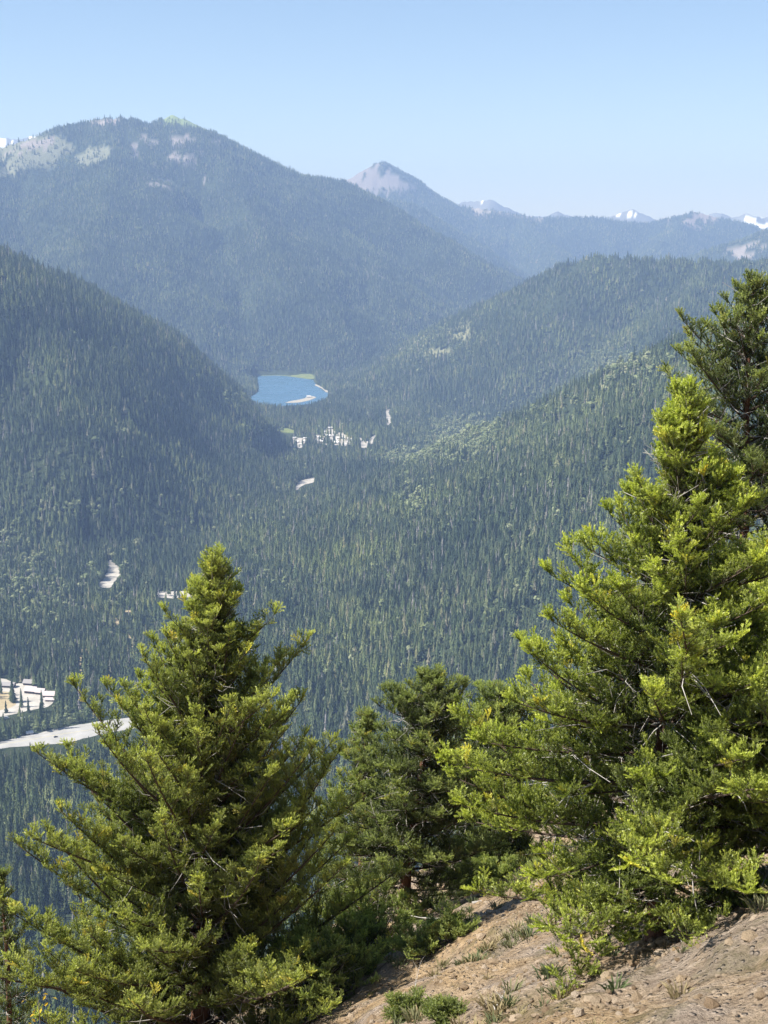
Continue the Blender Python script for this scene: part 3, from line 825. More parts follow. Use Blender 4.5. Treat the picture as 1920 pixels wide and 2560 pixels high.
def fir(label, base, height, radius, gt, seed, trunk_r, lean=(0, 0), crown_from=.06, limbs=110, up0=-5, up1=55, profile=None,
        extra_limbs=(), bare=0.0, spray=1.0, dense=1.0, group=None, name='fir_tree', dead=(), skip=None, young=(.12, 1.0), whorls=0, twiggy=1.0, ragged=.0, cat='tree'):
    rnd = random.Random(seed)
    root = bpy.data.objects.new(name, None); link(root)
    root.location = base; root.empty_display_size = .3
    tag(root, label, cat, group)
    wob = [(rnd.uniform(-1, 1) * .03 * height, rnd.uniform(-1, 1) * .03 * height) for _ in range(6)]
    def tp(f):
        """trunk centre line at fraction f of the height"""
        i = min(4, int(f * 5)); t = f * 5 - i
        wx = wob[i][0] * (1 - t) + wob[i + 1][0] * t; wy = wob[i][1] * (1 - t) + wob[i + 1][1] * t
        k = min(1, f * 4)
        return Vector((lean[0] * f + wx * .35 * k, lean[1] * f + wy * .35 * k, height * f))
    V, F = [], []
    n = 12
    pts = [tp(i / n) for i in range(n + 1)]; pts[0] = pts[0] - Vector((0, 0, .5))
    rad = [trunk_r * (1 - i / n) ** .9 + .006 for i in range(n + 1)]; rad[0] = trunk_r * 1.5; rad[1] = trunk_r * 1.08
    tube(V, F, pts, rad, 10)
    mesh_obj('trunk', V, F, M_bark.m, root, True)
    LV, LF = [], []
    DV, DF = [], []
    PT, TU, SZ, TI = [], [], [], []
    prof = profile or (lambda f: (1 - f) ** .8)
    def put(p, d, s, tint):
        PT.append(tuple(p)); TU.append(tuple(dir_to_euler(d, rnd.gauss(0, .5)))); SZ.append((s, s, s)); TI.append(tint)
    def limb(f, az, L, el, thick=None):
        o = tp(f)
        el = math.radians(el)
        h = Vector((math.cos(az), math.sin(az), 0))
        cur = rnd.uniform(.05, .35); sway = rnd.uniform(-.25, .25)
        sidev = Vector((-h.y, h.x, 0))
        P = []
        m = 9
        for i in range(m + 1):
            s = i / m
            d = h * (L * s * math.cos(el)) + Vector((0, 0, L * s * math.sin(el) + L * cur * (s * s - .6 * s))) + sidev * (sway * L * s * s)
            P.append(o + d)
        r0 = (thick or (.006 + .011 * L))
        tube(LV, LF, P, [r0 * (1 - .85 * i / m) for i in range(m + 1)], 5)
        def lp(s):
            i = min(m - 1, int(s * m)); t = s * m - i
            return P[i].lerp(P[i + 1], t), (P[i + 1] - P[i]).normalized()
        for j in range(int(2 + 5 * L * twiggy)):
            p, t = lp(rnd.uniform(.08, .55))
            d = (t * rnd.uniform(.2, .9) + Vector((rnd.gauss(0, .6), rnd.gauss(0, .6), rnd.gauss(.1, .5)))).normalized()
            ln = rnd.uniform(.12, .42) * min(1.3, .5 + L)
            q1 = p + d * ln * .5 + Vector((rnd.gauss(0, .03), rnd.gauss(0, .03), rnd.gauss(0, .03)))
            tube(DV, DF, [p, q1, p + d * ln + Vector((rnd.gauss(0, .05), rnd.gauss(0, .05), rnd.gauss(.02, .05)))], [.006, .0042, .002], 4, False)
        s = .12 + bare + rnd.uniform(0, .08)
        sg = 1
        gap = .062 / dense
        while s < 1:
            p, t = lp(s)
            l2 = (.26 * L * (1 - s) ** .9 + .07) * rnd.choice((rnd.uniform(.35, .8), rnd.uniform(.7, 1.5)))
            l2 = min(l2, .6)
            sv = t.cross(Vector((0, 0, 1)))
            sv = sv.normalized() if sv.length > 1e-3 else sidev
            uv = sv.cross(t)
            d2 = (t * rnd.uniform(.45, .9) + sv * sg * rnd.uniform(.6, 1.0) + uv * rnd.uniform(-.1, .8)).normalized()
            if rnd.random() < .22: d2 = (t * .5 + uv * rnd.uniform(.7, 1.2) + sv * sg * .3).normalized()
            tube(LV, LF, [p, p + d2 * l2 * .5 + Vector((0, 0, .02 * l2)), p + d2 * l2 + Vector((0, 0, .08 * l2))], [.0045, .003, .0015], 3, False)
            k = max(1, int(l2 / (.068 / dense)))
            for j in range(k):
                u = (j + rnd.random()) / k
                pp = p + d2 * l2 * u + Vector((0, 0, .08 * l2 * u * u))
                sj = 1 if rnd.random() < .5 else -1
                s2 = d2.cross(Vector((0, 0, 1))); s2 = s2.normalized() if s2.length > 1e-3 else sv
                dd = d2 * rnd.uniform(.5, 1) + s2 * sj * rnd.uniform(.1, .8) + Vector((0, 0, rnd.uniform(0, .9)))
                tn = young[0] + (young[1] - young[0]) * (s ** 1.8) * rnd.uniform(.45, 1.2)
                put(pp, dd, spray * rnd.uniform(.7, 1.25), tn)
            s += gap / max(L, .25) * rnd.uniform(.6, 1.4)
            sg = -sg
        for j in range(int(L / .085 * dense)):
            u = .12 + bare + (.88 - bare) * rnd.random()
            p, t = lp(min(u, .99))
            dd = t * rnd.uniform(.5, 1) + Vector((rnd.gauss(0, .5), rnd.gauss(0, .5), rnd.uniform(-.35, .9)))
            put(p, dd, spray * rnd.uniform(.6, 1.0), young[0] + (young[1] - young[0]) * u ** 1.8 * rnd.uniform(.4, 1.1))
        p, t = lp(.985)
        for _ in range(3): put(p, t + Vector((rnd.uniform(-.3, .3), rnd.uniform(-.3, .3), rnd.uniform(0, .5))), spray * rnd.uniform(.8, 1.2), young[1])
    az = rnd.random() * 6.28
    for i in range(limbs):
        f = crown_from + (1 - crown_from) * ((i + rnd.random()) / limbs) ** .92 * .985
        if whorls: f = min(.985, max(crown_from, (round(f * whorls) + rnd.gauss(0, .13)) / whorls))
        az += 2.4 + rnd.uniform(-.5, .5)
        L = radius * prof(f) * rnd.choice((rnd.uniform(.55 - ragged, .8), rnd.uniform(.75 - ragged, 1.08), rnd.uniform(.85, 1.15 + ragged)))
        if skip and skip(f, az % 6.2832, rnd): continue
        limb(f, az, max(L, .12), up0 + (up1 - up0) * f + rnd.gauss(0, 9))
    for f, a, L, el in extra_limbs: limb(f, math.radians(a), L, el)
    # leader
    o = tp(.93)
    for i in range(40):
        f = .9 + .1 * i / 40
        a = rnd.random() * 6.28
        put(tp(f), Vector((math.cos(a) * .7, math.sin(a) * .7, 1.0)), spray * rnd.uniform(.7, 1.05), young[1])
    lo = mesh_obj('limbs', LV, LF, M_limb.m, root, True); lo['kind'] = 'stuff'
    do = mesh_obj('bare_twigs', DV, DF, M_deadwood.m, root, True); do['kind'] = 'stuff'
    cr = scatter_obj('crown', np.array(PT), np.array([rnd.randrange(5) for _ in PT]), np.array(TU), np.array(SZ), gt, root, {'tint': TI})
    cr['kind'] = 'stuff'
    for f, a, L, el in dead:
        dead_branch(tp(f), math.radians(a), L, math.radians(el), rnd, root)
    return root, len(PT)
def dead_branch(o, az, L, el, rnd, parent, r0=None):
    V, F = [], []
    def grow(p, d, ln, r, lv):
        P, R = [p], [r]
        k = 6
        for i in range(k):
            d = (d + Vector((rnd.gauss(0, .16), rnd.gauss(0, .16), rnd.gauss(0, .14)))).normalized()
            P.append(P[-1] + d * ln / k); R.append(r * (1 - .85 * (i + 1) / k))
            if lv < 2 and i > 0 and rnd.random() < (.8 if lv == 0 else .45):
                s = d.cross(Vector((rnd.gauss(0, 1), rnd.gauss(0, 1), rnd.gauss(0, 1)))).normalized()
                grow(P[-1], (d * .6 + s * .8).normalized(), ln * rnd.uniform(.25, .5), R[-1] * .7, lv + 1)
        tube(V, F, P, R, 5)
    grow(Vector(o), Vector((math.cos(az) * math.cos(el), math.sin(az) * math.cos(el), math.sin(el))), L, r0 or (.006 + .009 * L), 0)
    return mesh_obj('dead_branch', V, F, M_deadwood.m, parent, True)

def stand(px, d):
    """foot of a tree at distance d whose trunk stands at photo column px"""
    x = (px - W0 / 2) / FPX * (d * CP - near_h(np.array(0.), np.array(float(d))) * SP)
    x = float(x)
    return (x, d, gz(x, d))
def top_z(py, d): return float(at(960, py, d)[2])
NS = 0
def plant(label, px, d, py_top, radius, gt, seed, trunk_r, **kw):
    global NS
    b = stand(px, d)
    # fraction shifts of the apex column are given by lean
    r, n = fir(label, b, top_z(py_top, d) - b[2], radius, gt, seed, trunk_r, **kw)
    NS += n
    return r
plant('large sunlit fir filling the lower left, narrow top rising over the valley', 480, 18, 1390, 3.85, GT_LEFT, 5, .15, lean=(.42, 0), limbs=235, up0=26, up1=60, whorls=21, crown_from=.02,
      profile=lambda f: min((1 - f) ** .55, 1.32 * (1 - f) + .005) * (.88 + .12 * math.sin(f * 40)), dense=1.02, spray=1.0, bare=.05, dead=[(.62, -60, 1.0, 20), (.5, -100, 1.1, 0), (.44, -40, 1.2, 10), (.7, -120, .6, 30)])
plant('yellow green fir leaning over the bare slope, with bare grey twigs and reddish trunk', 1630, 11.7, 1010, 2.1, GT_RIGHT, 9, .085, lean=(.1, .1), limbs=215, up0=-18, up1=64, whorls=17,
      crown_from=.07, profile=lambda f: (.62 + 1.3 * f if f < .25 else min((1 - f) ** .6 * 1.12, 1.12 * (1 - f) + .02)), spray=1.0, dense=1.05, bare=.07, twiggy=1.3, ragged=.08, young=(.12, 1.1),
      extra_limbs=[(.30, -95, 2.3, 5), (.34, -70, 2.4, 10), (.38, -50, 2.2, 12), (.42, -80, 2.3, 18), (.36, -30, 2.2, 8), (.46, -60, 2.1, 22), (.5, -90, 2.0, 25), (.28, -45, 2.2, 0), (.40, -10, 2.2, 12), (.48, -25, 2.0, 20)],  # limbs added towards the camera and right so the crown shades the slope
      dead=[(.80, 190, .55, 25), (.78, 250, .5, 5), (.76, 175, .5, 0), (.74, 300, .6, 20), (.66, 280, .6, 15), (.6, 320, .6, 5), (.55, 240, .5, 10), (.42, 200, .8, 10), (.3, 230, .8, 0), (.22, 200, .7, -5)])
plant('tall dark thin fir behind at the right edge, its top above the ridge', 1800, 17, 705, 2.1, GT_DARK, 14, .11, lean=(.0, 0), limbs=150, up0=-15, up1=40,
      profile=lambda f: .35 + .9 * (1 - f) if f < .8 else 2.6 * (1 - f), spray=1.05, dense=.85, dead=[(.72, -40, 1.2, 20), (.6, 200, .8, 0), (.55, -60, 1.0, 10), (.66, 240, .7, 5)])
plant('dark fir in the middle with a dense clumped top and black trunk', 1005, 23, 1695, 1.55, GT_DARK, 22, .11, lean=(.48, 0), limbs=125, up0=-5, up1=40,
      profile=lambda f: .45 + .75 * (1 - f) if f < .85 else 3.5 * (1 - f), spray=1.15, dense=.9, crown_from=.14, dead=[(.2, 190, .9, 10), (.3, 250, .8, 10), (.55, 260, .6, 15)])
plant('dull green fir left of the dark middle fir, half hidden by the large fir', 905, 25, 1790, 1.55, GT_DARK, 31, .1, lean=(.1, 0), limbs=95, up0=0, up1=45, spray=1.15, dense=.85, young=(.3, 1.2))
plant('pale green spreading fir between the dark middle fir and the yellow green fir', 1225, 27, 1735, 1.9, GT_PALE, 41, .12, lean=(.1, 0), limbs=125, up0=-5, up1=30,
      profile=lambda f: .35 + .85 * (1 - f) if f < .9 else 4.2 * (1 - f), spray=1.25, dense=.85)
plant('dull green fir top poking up at the lower left corner', 5, 23, 2185, 1.5, GT_DARK, 51, .1, limbs=70, spray=1.15, dense=.85)
plant('bright green young fir on the slope at the right edge, beside the yellow green fir', 1960, 12.8, 1300, 1.9, GT_RIGHT, 61, .09, limbs=120, up0=-5, up1=45, spray=1.0, dense=.9)
plant('low pale green sapling under the dark middle fir', 905, 19.5, 2330, 1.25, GT_PALE, 71, .05, limbs=46, up0=15, up1=50, spray=1.1, dense=.9, cat='sapling')
plant('low green sapling at the foot of the large fir, beside the bare slope', 800, 17.5, 2400, 1.2, GT_PALE, 81, .05, limbs=46, up0=10, up1=50, spray=1.1, dense=.9, cat='sapling')
print('sprays', NS)

# ------------------------------------------------------------------ lodge, huts, vehicles on the valley floor
M_wall = Mat('dark_timber_wall', .9, .1).color((.075, .055, .045)).m
M_palewall = Mat('pale_board_wall', .9, .1).color((.42, .38, .35)).m
M_roof = Mat('pale_metal_roof', .6, .3).color((.50, .43, .41)).m
M_roof2 = Mat('grey_shingle_roof', .85, .15).color((.30, .28, .27)).m
M_white = Mat('white_roof', .7, .3).color((.62, .60, .57)).m
M_glass = Mat('window_glass', .1, .5).color((.03, .04, .05)).m
M_door = Mat('brown_door', .8, .2).color((.12, .07, .045)).m
M_carp = Mat('dark_car_paint', .3, .5).color((.025, .028, .033)).m
M_carw = Mat('white_vehicle_paint', .35, .5).color((.62, .62, .60)).m
M_tyre = Mat('tyre_rubber', .9, .1).color((.02, .02, .02)).m
def boxv(x0, x1, y0, y1, z0, z1):
    v = [(x, y, z) for x in (x0, x1) for y in (y0, y1) for z in (z0, z1)]
    return v, [(0,1,3,2),(4,6,7,5),(0,4,5,1),(2,3,7,6),(0,2,6,4),(1,5,7,3)]
def gable(name, label, cat, loc, rot, w, d, h, rise, roofm, wallm, group=None, detail=True):
    root = bpy.data.objects.new(name, None); link(root)
    root.location = loc; root.rotation_euler = (0, 0, rot); tag(root, label, cat, group)
    x, y = w / 2, d / 2
    mesh_obj('wall', [(-x,-y,-.3),(x,-y,-.3),(x,y,-.3),(-x,y,-.3),(-x,-y,h),(x,-y,h),(x,y,h),(-x,y,h),(-x,0,h+rise),(x,0,h+rise)],
             [(0,1,5,4),(2,3,7,6),(1,2,6,9,5),(3,0,4,8,7),(4,5,9,8),(6,7,8,9),(3,2,1,0)], wallm, root)
    e, t = .9, .3
    k = rise / y
    V = []
    for dz in (.03, .03 + t):
        V += [(-x - e, -y - e, h - e * k + dz), (x + e, -y - e, h - e * k + dz), (x + e, 0, h + rise + dz), (-x - e, 0, h + rise + dz), (x + e, y + e, h - e * k + dz), (-x - e, y + e, h - e * k + dz)]
    F = [(6,7,8,9),(9,8,10,11),(3,2,1,0),(5,4,2,3),(0,1,7,6),(4,5,11,10),(1,2,8,7),(2,4,10,8),(5,3,9,11),(3,0,6,9)]
    mesh_obj('roof', V, F, roofm, root)
    if detail:
        for q in (-.3, .05, .32):
            v, f = boxv(q * w - .8, q * w + .8, -y - .06, -y + .1, 1.2, 2.4)
            mesh_obj('window', v, f, M_glass, root)
        v, f = boxv(-.14 * w - .5, -.14 * w + .5, -y - .08, -y + .1, -.2, 2.1)
        mesh_obj('door', v, f, M_door, root)
    return root
def c2(a, b): return on_z(0 + a / 6.38, 1660 + b / 6.38, FLOOR)
def spot(p, dz=.3): return (float(p[0]), float(p[1]), FLOOR + dz)
gable('lodge_building', 'dark lodge building with pale pinkish roof, leftmost in the row by the forest', 'building', spot(c2(505,455)), math.radians(-14), 15, 12, 4.0, 4.2, M_roof, M_wall)
gable('lodge_building', 'small lodge building with pale roof, in the middle of the row by the forest edge', 'building', spot(c2(655,475)), math.radians(-14), 11, 10, 3.6, 3.6, M_roof, M_wall)
gable('lodge_building', 'wide lodge building with long pale roof at the right end of the row', 'building', spot(c2(790,520)), math.radians(-4), 15, 11, 3.4, 3.8, M_roof, M_wall)
gable('lodge_building', 'low white walled building in front of the right end of the lodge row', 'building', spot(c2(800,590)), math.radians(-4), 12, 7, 2.8, 1.8, M_roof, M_palewall)
gable('lodge_building', 'long pale roofed building at the left edge of the lodge yard', 'building', spot(c2(110,365)), math.radians(-8), 22, 9, 3.4, 3.2, M_roof2, M_wall)
gable('lodge_building', 'dark roofed building in the trees behind the lodge row', 'building', spot(c2(480,330)), math.radians(-12), 16, 9, 3.6, 3.4, M_roof2, M_wall)
gable('hut', 'small pale roofed hut on the far side of the highway', 'building', spot(c2(475,1120)), math.radians(20), 7, 5, 2.4, 1.6, M_white, M_palewall)
def vehicle(name, label, loc, rot, L, Wd, H, paint, cat, boxy=False):
    root = bpy.data.objects.new(name, None); link(root)
    root.location = loc; root.rotation_euler = (0, 0, rot); tag(root, label, cat)
    x, y = L / 2, Wd / 2
    if boxy: prof = [(-x, .4), (-x, H), (x * .55, H), (x * .75, H * .62), (x, H * .5), (x, .4)]
    else: prof = [(-x, .35), (-x, H * .62), (-x * .8, H * .66), (-x * .55, H), (x * .2, H), (x * .5, H * .66), (x * .95, H * .55), (x, .35)]
    n = len(prof)
    V = [(a, -y * (.86 if b > H * .9 else 1), b) for a, b in prof] + [(a, y * (.86 if b > H * .9 else 1), b) for a, b in prof]
    F = [tuple(range(n)), tuple(range(2 * n - 1, n - 1, -1))] + [(i, i + n, (i + 1) % n + n, (i + 1) % n) for i in range(n)]
    mesh_obj('body', V, F, paint, root)
    for sg in (-1, 1):
        v, f = boxv(-x * .5, x * .25, sg * y * .93 - .05, sg * y * .93 + .05, H * .68, H * .93)
        mesh_obj('window', v, f, M_glass, root)
        for ax in (-.6, .62):
            V, F = [], []
            tube(V, F, [(ax * x, sg * (y - .22), .34), (ax * x, sg * (y + .02), .34)], [.34, .34], 12)
            F.append(tuple(range(11, -1, -1)))
            mesh_obj('wheel', V, F, M_tyre, root)
    return root
hd = c2(1000, 1120) - c2(0, 1290)
vehicle('car', 'small dark car driving on the pale highway', spot(c2(890,1172), .31), math.atan2(hd[1], hd[0]), 4.8, 1.9, 1.6, M_carp, 'car')
vehicle('camper_van', 'white camper van at the lower edge of the lodge yard, at the left edge', spot(c2(95,880)), .5, 8, 2.6, 3.2, M_carw, 'van', True)
vehicle('camper_van', 'white camper van among trees below the lodge yard', spot(c2(375,890)), .3, 7.5, 2.5, 3.1, M_carw, 'van', True)
for lb, (a, b), sc_ in (('dark conifer standing alone on the dry lawn edge, leftmost in the lodge yard', (205,625), 1.0), ('dark bushy conifer in the lodge yard beside the lone conifer', (345,690), 1.05),
                        ('short dark conifer by the lodge drive', (455,770), .85), ('tall dark conifer standing in front of the lodge row', (672,770), 1.25)):
    o = FINE[3].copy(); o.name = 'conifer'; o.location = spot(c2(a, b), 0); o.rotation_euler = (0, 0, a); o.scale = (sc_ * 1.1, sc_ * 1.1, sc_); COL.objects.link(o)
    tag(o, lb, 'tree')
# huts of the campground
rc = random.Random(77)
hut0 = None
def hut_at(p, rot, sc_, label, group):
    global hut0
    if hut0 is None:
        hut0 = gable('camp_hut', label, 'hut', p, rot, 11, 7, 2.8, 2.2, M_white, M_palewall, group, detail=False)
        hut0.scale = (sc_,) * 3
        return
    o = hut0.copy(); o.location = p; o.rotation_euler = (0, 0, rot); o.scale = (sc_,) * 3
    tag(o, label, 'hut', group); COL.objects.link(o)
    for ch in hut0.children:
        c = ch.copy(); COL.objects.link(c); c.parent = o
for ci_, cnt in ((0, 20), (1, 6), (2, 3), (3, 2)):
    poly = poly_px(CC, CAMP[ci_])
    xs, ys = zip(*poly); got = 0
    while got < cnt:
        a, b = rc.uniform(min(xs), max(xs)), rc.uniform(min(ys), max(ys))
        if not in_poly(np.array([a]), np.array([b]), poly)[0]: continue
        got += 1
        hut_at(spot(on_z(a, b, FLOOR)), rc.uniform(-.5, .5), rc.uniform(.75, 1.3),
               ['white roofed hut crowded in the largest campground clearing', 'white roofed hut in the left campground clearing', 'white roofed hut in the small middle campground clearing', 'white roofed hut on the thin gravel strip of the campground'][ci_],
               ['huts in the large campground clearing', 'huts in the left campground clearing', 'huts in the middle campground clearing', 'huts on the gravel strip'][ci_])
hut_at(spot(on_z(772, 994, FLOOR), 1.1), .1, 1.3, 'white roofed hut standing on the lake beach', None)
hut_at(spot(on_z(849, 997, FLOOR), .4), .2, 1.2, 'white roofed hut in the trees right of the lake beach', None)

# ------------------------------------------------------------------ stones, tufts, shrubs and dead wood on the hillside
def hit(px, py):
    """where the view ray through a photo pixel meets the hillside"""
    rr = ray(px, py)
    t = np.concatenate([np.arange(5, 25, .04), np.arange(25, 60, .15)])
    q = rr[None, :] * t[:, None]
    under = q[:, 2] < ground_h(q[:, 0], q[:, 1])
    return q[np.argmax(under)] if under.any() else None
def rock_mesh(seed):
    rnd = random.Random(seed)
    V, F = [], []
    import bmesh
    bm = bmesh.new(); bmesh.ops.create_icosphere(bm, subdivisions=1, radius=1)
    sx, sy, sz = rnd.uniform(.7, 1.2), rnd.uniform(.6, 1), rnd.uniform(.35, .65)
    for v in bm.verts:
        k = rnd.uniform(.72, 1.18)
        v.co = Vector((v.co.x * sx * k, v.co.y * sy * k, v.co.z * sz * k))
    me = bpy.data.meshes.new('rock'); bm.to_mesh(me); bm.free(); me.materials.append(M_rock.m)
    return me
M_rock = Mat('slope_rock', .95, .1)
oi = M_rock.n('ShaderNodeObjectInfo')
cr_ = M_rock.ramp(oi.outputs['Random'], [(0, (.24,.165,.10)), (.4, (.38,.285,.185)), (.75, (.48,.38,.28)), (1, (.38,.26,.14))])
nr_ = M_rock.noise(6, 6, .7)
M_rock.color(M_rock.mix(.6, cr_, M_rock.ramp(nr_, [(.3, (.6,.6,.6)), (.7, (1.3,1.3,1.3))]), 'MULTIPLY')).bump(nr_, .05, .8)
rocks = [rock_mesh(k) for k in range(7)]
rk = random.Random(5)
SLOPE = [(840,2560),(960,2420),(1010,2320),(1150,2245),(1300,2200),(1500,2170),(1700,2120),(1920,2040),(1920,2560)]
def slope_point():
    while True:
        a, b = rk.uniform(840, 1920), rk.uniform(2040, 2560)
        if in_poly(np.array([a]), np.array([b]), SLOPE)[0]:
            p = hit(a, b)
            if p is not None: return p, a, b
for k in range(150):
    p, a, b = slope_point()
    o = bpy.data.objects.new('rock', rocks[k % 7]); link(o)
    s_ = rk.choice((rk.uniform(.03, .06), rk.uniform(.04, .08), rk.uniform(.06, .12))) * (.4 + p[1] / 40)
    o.location = (p[0], p[1], gz(p[0], p[1]) + s_ * .12); o.scale = (s_, s_, s_)
    o.rotation_euler = (rk.uniform(-.3, .3), rk.uniform(-.3, .3), rk.uniform(0, 6.28))
    big = s_ > .1
    if a < 1380: tag(o, 'loose tan rock on the sunny bare slope, below the middle firs', 'rock', 'loose rocks on the open slope')
    else: tag(o, 'loose rock on the ground under the yellow green fir', 'rock', 'loose rocks under the yellow green fir')
def place_on(n, x0, x1, y0, y1, seed, dens=None):
    g = np.random.default_rng(seed)
    x, y = g.uniform(x0, x1, n), g.uniform(y0, y1, n)
    if dens is not None:
        m = g.random(n) < dens(x, y); x, y = x[m], y[m]
    return x, y, ground_h(x, y), g
peb = []
for k in range(4):
    o = bpy.data.objects.new('pebble', rock_mesh(50 + k)); peb.append(o)
GT_PEB = instancer_tree('pebble_scatter', kind_collection('pebble_kind', peb))
x, y, z, g = place_on(70000, -4, 9, 8, 34, 3, lambda x, y: np.clip(.5 + 1.2 * fbm(x / 1.5, y / 1.5, 3, 500), .08, 1))
sz_ = g.gamma(2.2, .0075, len(x)).clip(.007, .05) * (.8 + y / 40)
tag(scatter_obj('gravel', np.stack([x, y, z], 1), g.integers(0, 4, len(x)), np.stack([g.normal(0, .4, len(x)), g.normal(0, .4, len(x)), g.uniform(0, 6.28, len(x))], 1), np.repeat(sz_[:, None], 3, 1), GT_PEB),
    'loose tan gravel and small stones strewn over the slope', 'gravel', kind='stuff')
M_grass = leaf_mat('slope_herbs', [(0, (.10,.13,.055)), (.45, (.15,.165,.08)), (.75, (.26,.22,.11)), (1, (.34,.27,.15))], .3)
def tuft(seed, blades, h, spread):
    rnd = random.Random(seed); V, F = [], []
    for _ in range(blades):
        a, t = rnd.random() * 6.28, rnd.uniform(.1, 1.0)
        b = Vector((math.cos(a) * spread * rnd.random() * .5, math.sin(a) * spread * rnd.random() * .5, -.01))
        d = Vector((math.cos(a) * t, math.sin(a) * t, 1)).normalized(); ln = h * rnd.uniform(.5, 1.1)
        w = d.cross(Vector((rnd.gauss(0, 1), rnd.gauss(0, 1), .1))).normalized() * .006
        i = len(V); m = b + d * ln * .6
        V += [b - w, b + w, m + w * 1.1, m - w * 1.1, b + d * ln + Vector((math.cos(a), math.sin(a), -.6)) * ln * .2]
        F += [(i, i + 1, i + 2, i + 3), (i + 3, i + 2, i + 4)]
    return mesh_obj('tuft', V, F, M_grass, link_it=False)
GT_TUFT = instancer_tree('tuft_scatter', kind_collection('tuft_kind', [tuft(k, 34, .13, .16) for k in range(4)]))
x, y, z, g = place_on(9000, -4, 9, 8, 38, 4, lambda x, y: np.clip(-.15 + 2.0 * fbm(x / 1.1, y / 1.1, 3, 520), .02, .8))
sz_ = g.uniform(.5, 1.3, len(x))
tag(scatter_obj('grass', np.stack([x, y, z], 1), g.integers(0, 4, len(x)), np.stack([0 * x, 0 * x, g.uniform(0, 6.28, len(x))], 1), np.repeat(sz_[:, None], 3, 1), GT_TUFT),
    'sparse dry grass and grey green herbs on the slope', 'grass', kind='stuff')
def shrub(label, px, py, r, gt, seed, name='shrub', young=(.4, 1.2)):
    p = hit(px, py)
    if p is None: return
    rnd = random.Random(seed)
    root = bpy.data.objects.new(name, None); link(root); root.location = (p[0], p[1], gz(p[0], p[1]) - .03)
    tag(root, label, 'shrub')
    LV, LF, PT, TU, SZ, TI = [], [], [], [], [], []
    for k in range(26):
        a, e = rnd.random() * 6.28, rnd.uniform(.15, 1.3)
        L = r * rnd.uniform(.6, 1.1)
        d = Vector((math.cos(a) * math.cos(e), math.sin(a) * math.cos(e), math.sin(e)))
        tube(LV, LF, [Vector((0, 0, -.02)), d * L * .5 + Vector((0, 0, -.03 * L)), d * L], [.007, .005, .002], 4)
        for j in range(int(7 + 18 * r)):
            u = rnd.uniform(.25, 1)
            PT.append(tuple(d * L * u)); TU.append(tuple(dir_to_euler(d + Vector((rnd.gauss(0, .6), rnd.gauss(0, .6), rnd.uniform(0, .8))), rnd.gauss(0, .5))))
            s_ = rnd.uniform(.6, 1.05); SZ.append((s_, s_, s_)); TI.append(young[0] + (young[1] - young[0]) * u)
    mesh_obj('stems', LV, LF, M_twig, root)
    c = scatter_obj('foliage', np.array(PT), np.array([rnd.randrange(5) for _ in PT]), np.array(TU), np.array(SZ), gt, root, {'tint': TI}); c['kind'] = 'stuff'
shrub('bright green low shrub on the slope right of the black trunk', 1053, 2385, .45, GT_PALE, 1, young=(.2, .9))
shrub('small olive shrub just uphill of the bright shrub', 1030, 2300, .42, GT_DARK, 2)
shrub('dark green low shrub beside the bright shrub', 1128, 2352, .42, GT_DARK, 3)
shrub('dark low shrub on the crest of the slope, behind the bare ground', 1172, 2236, .6, GT_DARK, 4)
shrub('olive shrub on the slope crest between the middle firs and the yellow green fir', 1235, 2210, .6, GT_PALE, 5)
shrub('low green plant at the bottom edge of the bare slope', 1110, 2556, .16, GT_DARK, 8, young=(.1, .7))
shrub('small green plant on the lower left of the bare slope', 1030, 2540, .22, GT_DARK, 9, young=(.1, .7))
shrub('dark shrub at the crest behind the reddish trunk', 1760, 2170, .5, GT_DARK, 10)
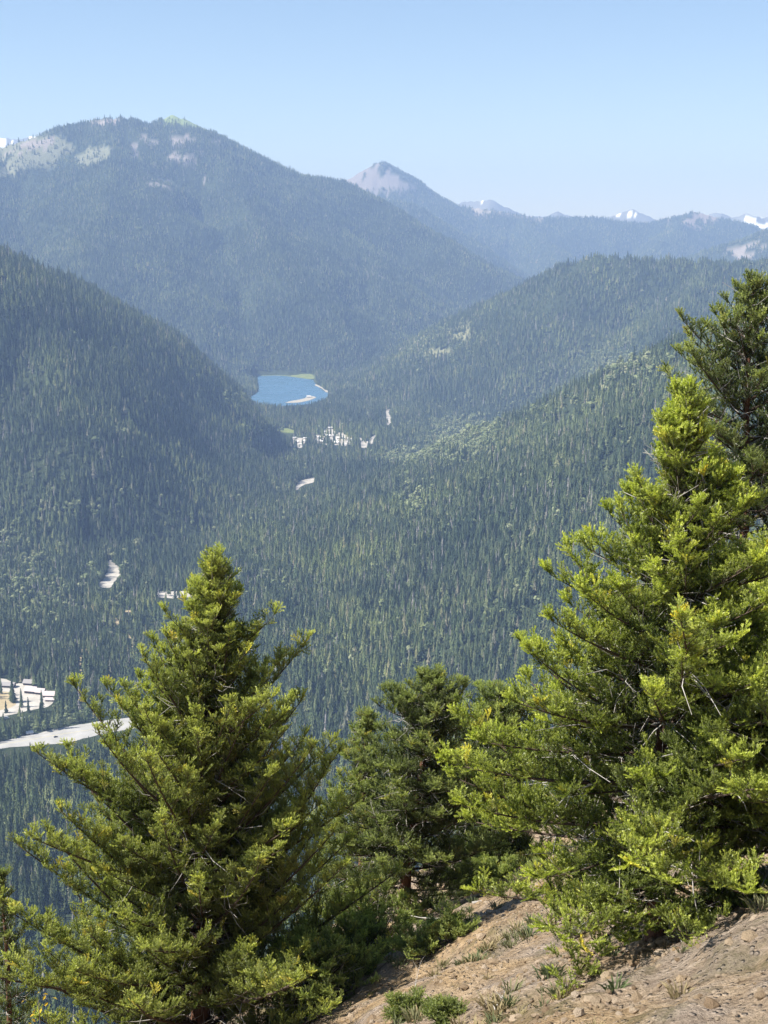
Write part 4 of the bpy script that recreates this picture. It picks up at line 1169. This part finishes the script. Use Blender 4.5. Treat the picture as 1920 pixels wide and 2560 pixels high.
# shrub with a few yellow leaves in the lower left corner
GT_YEL = instancer_tree('yellow_leaf_scatter', kind_collection('yellow_leaf', [mesh_obj('yl', [(0,0,0),(.035,.016,.01),(.07,0,.0),(.035,-.016,.01)], [(0,1,2,3)], leaf_mat('yellow_leaf', [(0, (.55,.36,.02)), (1, (.75,.55,.06))], .35), link_it=False)]))
def yellow_sprig():
    p = at(96, 2500, 14.2); rnd = random.Random(3)
    root = bpy.data.objects.new('yellow_sapling', None); link(root); zb = gz(p[0], p[1]); root.location = (p[0], p[1], zb)
    tag(root, 'small sapling with bright yellow leaves at the lower left corner', 'sapling')
    h = p[2] - zb
    V, F = [], []
    tube(V, F, [(0, 0, -.1), (.03, 0, h * .5), (0, 0, h)], [.014, .01, .004], 5)
    mesh_obj('stem', V, F, M_twig, root)
    n = 12
    PT = [(rnd.gauss(0, .11), rnd.gauss(0, .11), h + rnd.gauss(0, .09)) for _ in range(n)]
    c = scatter_obj('foliage', np.array(PT), np.zeros(n), np.array([(rnd.uniform(-1, 1), rnd.uniform(-1, 1), rnd.uniform(0, 6.28)) for _ in range(n)]), np.ones((n, 3)) * .9, GT_YEL, root); c['kind'] = 'stuff'
yellow_sprig()
def stick(label, px, py, az, L, el, seed, r0=.02, lift=.02, name='dead_stick'):
    p = hit(px, py)
    if p is None: return
    a_ = math.radians(az)
    el = math.degrees(math.atan2(gz(p[0] + math.cos(a_) * L, p[1] + math.sin(a_) * L) - gz(p[0], p[1]), L)) + 4
    o = dead_branch(Vector((0, 0, 0)), a_, L, math.radians(el), random.Random(seed), None, r0)
    o.name = name; o.location = (p[0], p[1], gz(p[0], p[1]) + lift)
    tag(o, label, 'stick')
stick('curved bleached stick on the left edge of the bare slope', 1004, 2555, 75, .9, 15, 3, .018)
stick('white tangle of dead twigs under the black trunk of the middle fir', 978, 2385, 160, .45, 8, 4, .014)
stick('pale broken branch lying beside the large fir', 835, 2450, 5, .8, 30, 5, .03)
stick('grey fallen branch across the slope crest', 1180, 2262, 20, 1.2, 14, 6, .03)
stick('short bleached stick at the bottom of the bare slope', 1225, 2553, 60, .35, 10, 7, .014)
stick('thin dead branch on the ground near the bright shrub', 1100, 2300, 200, .7, 12, 8, .014)
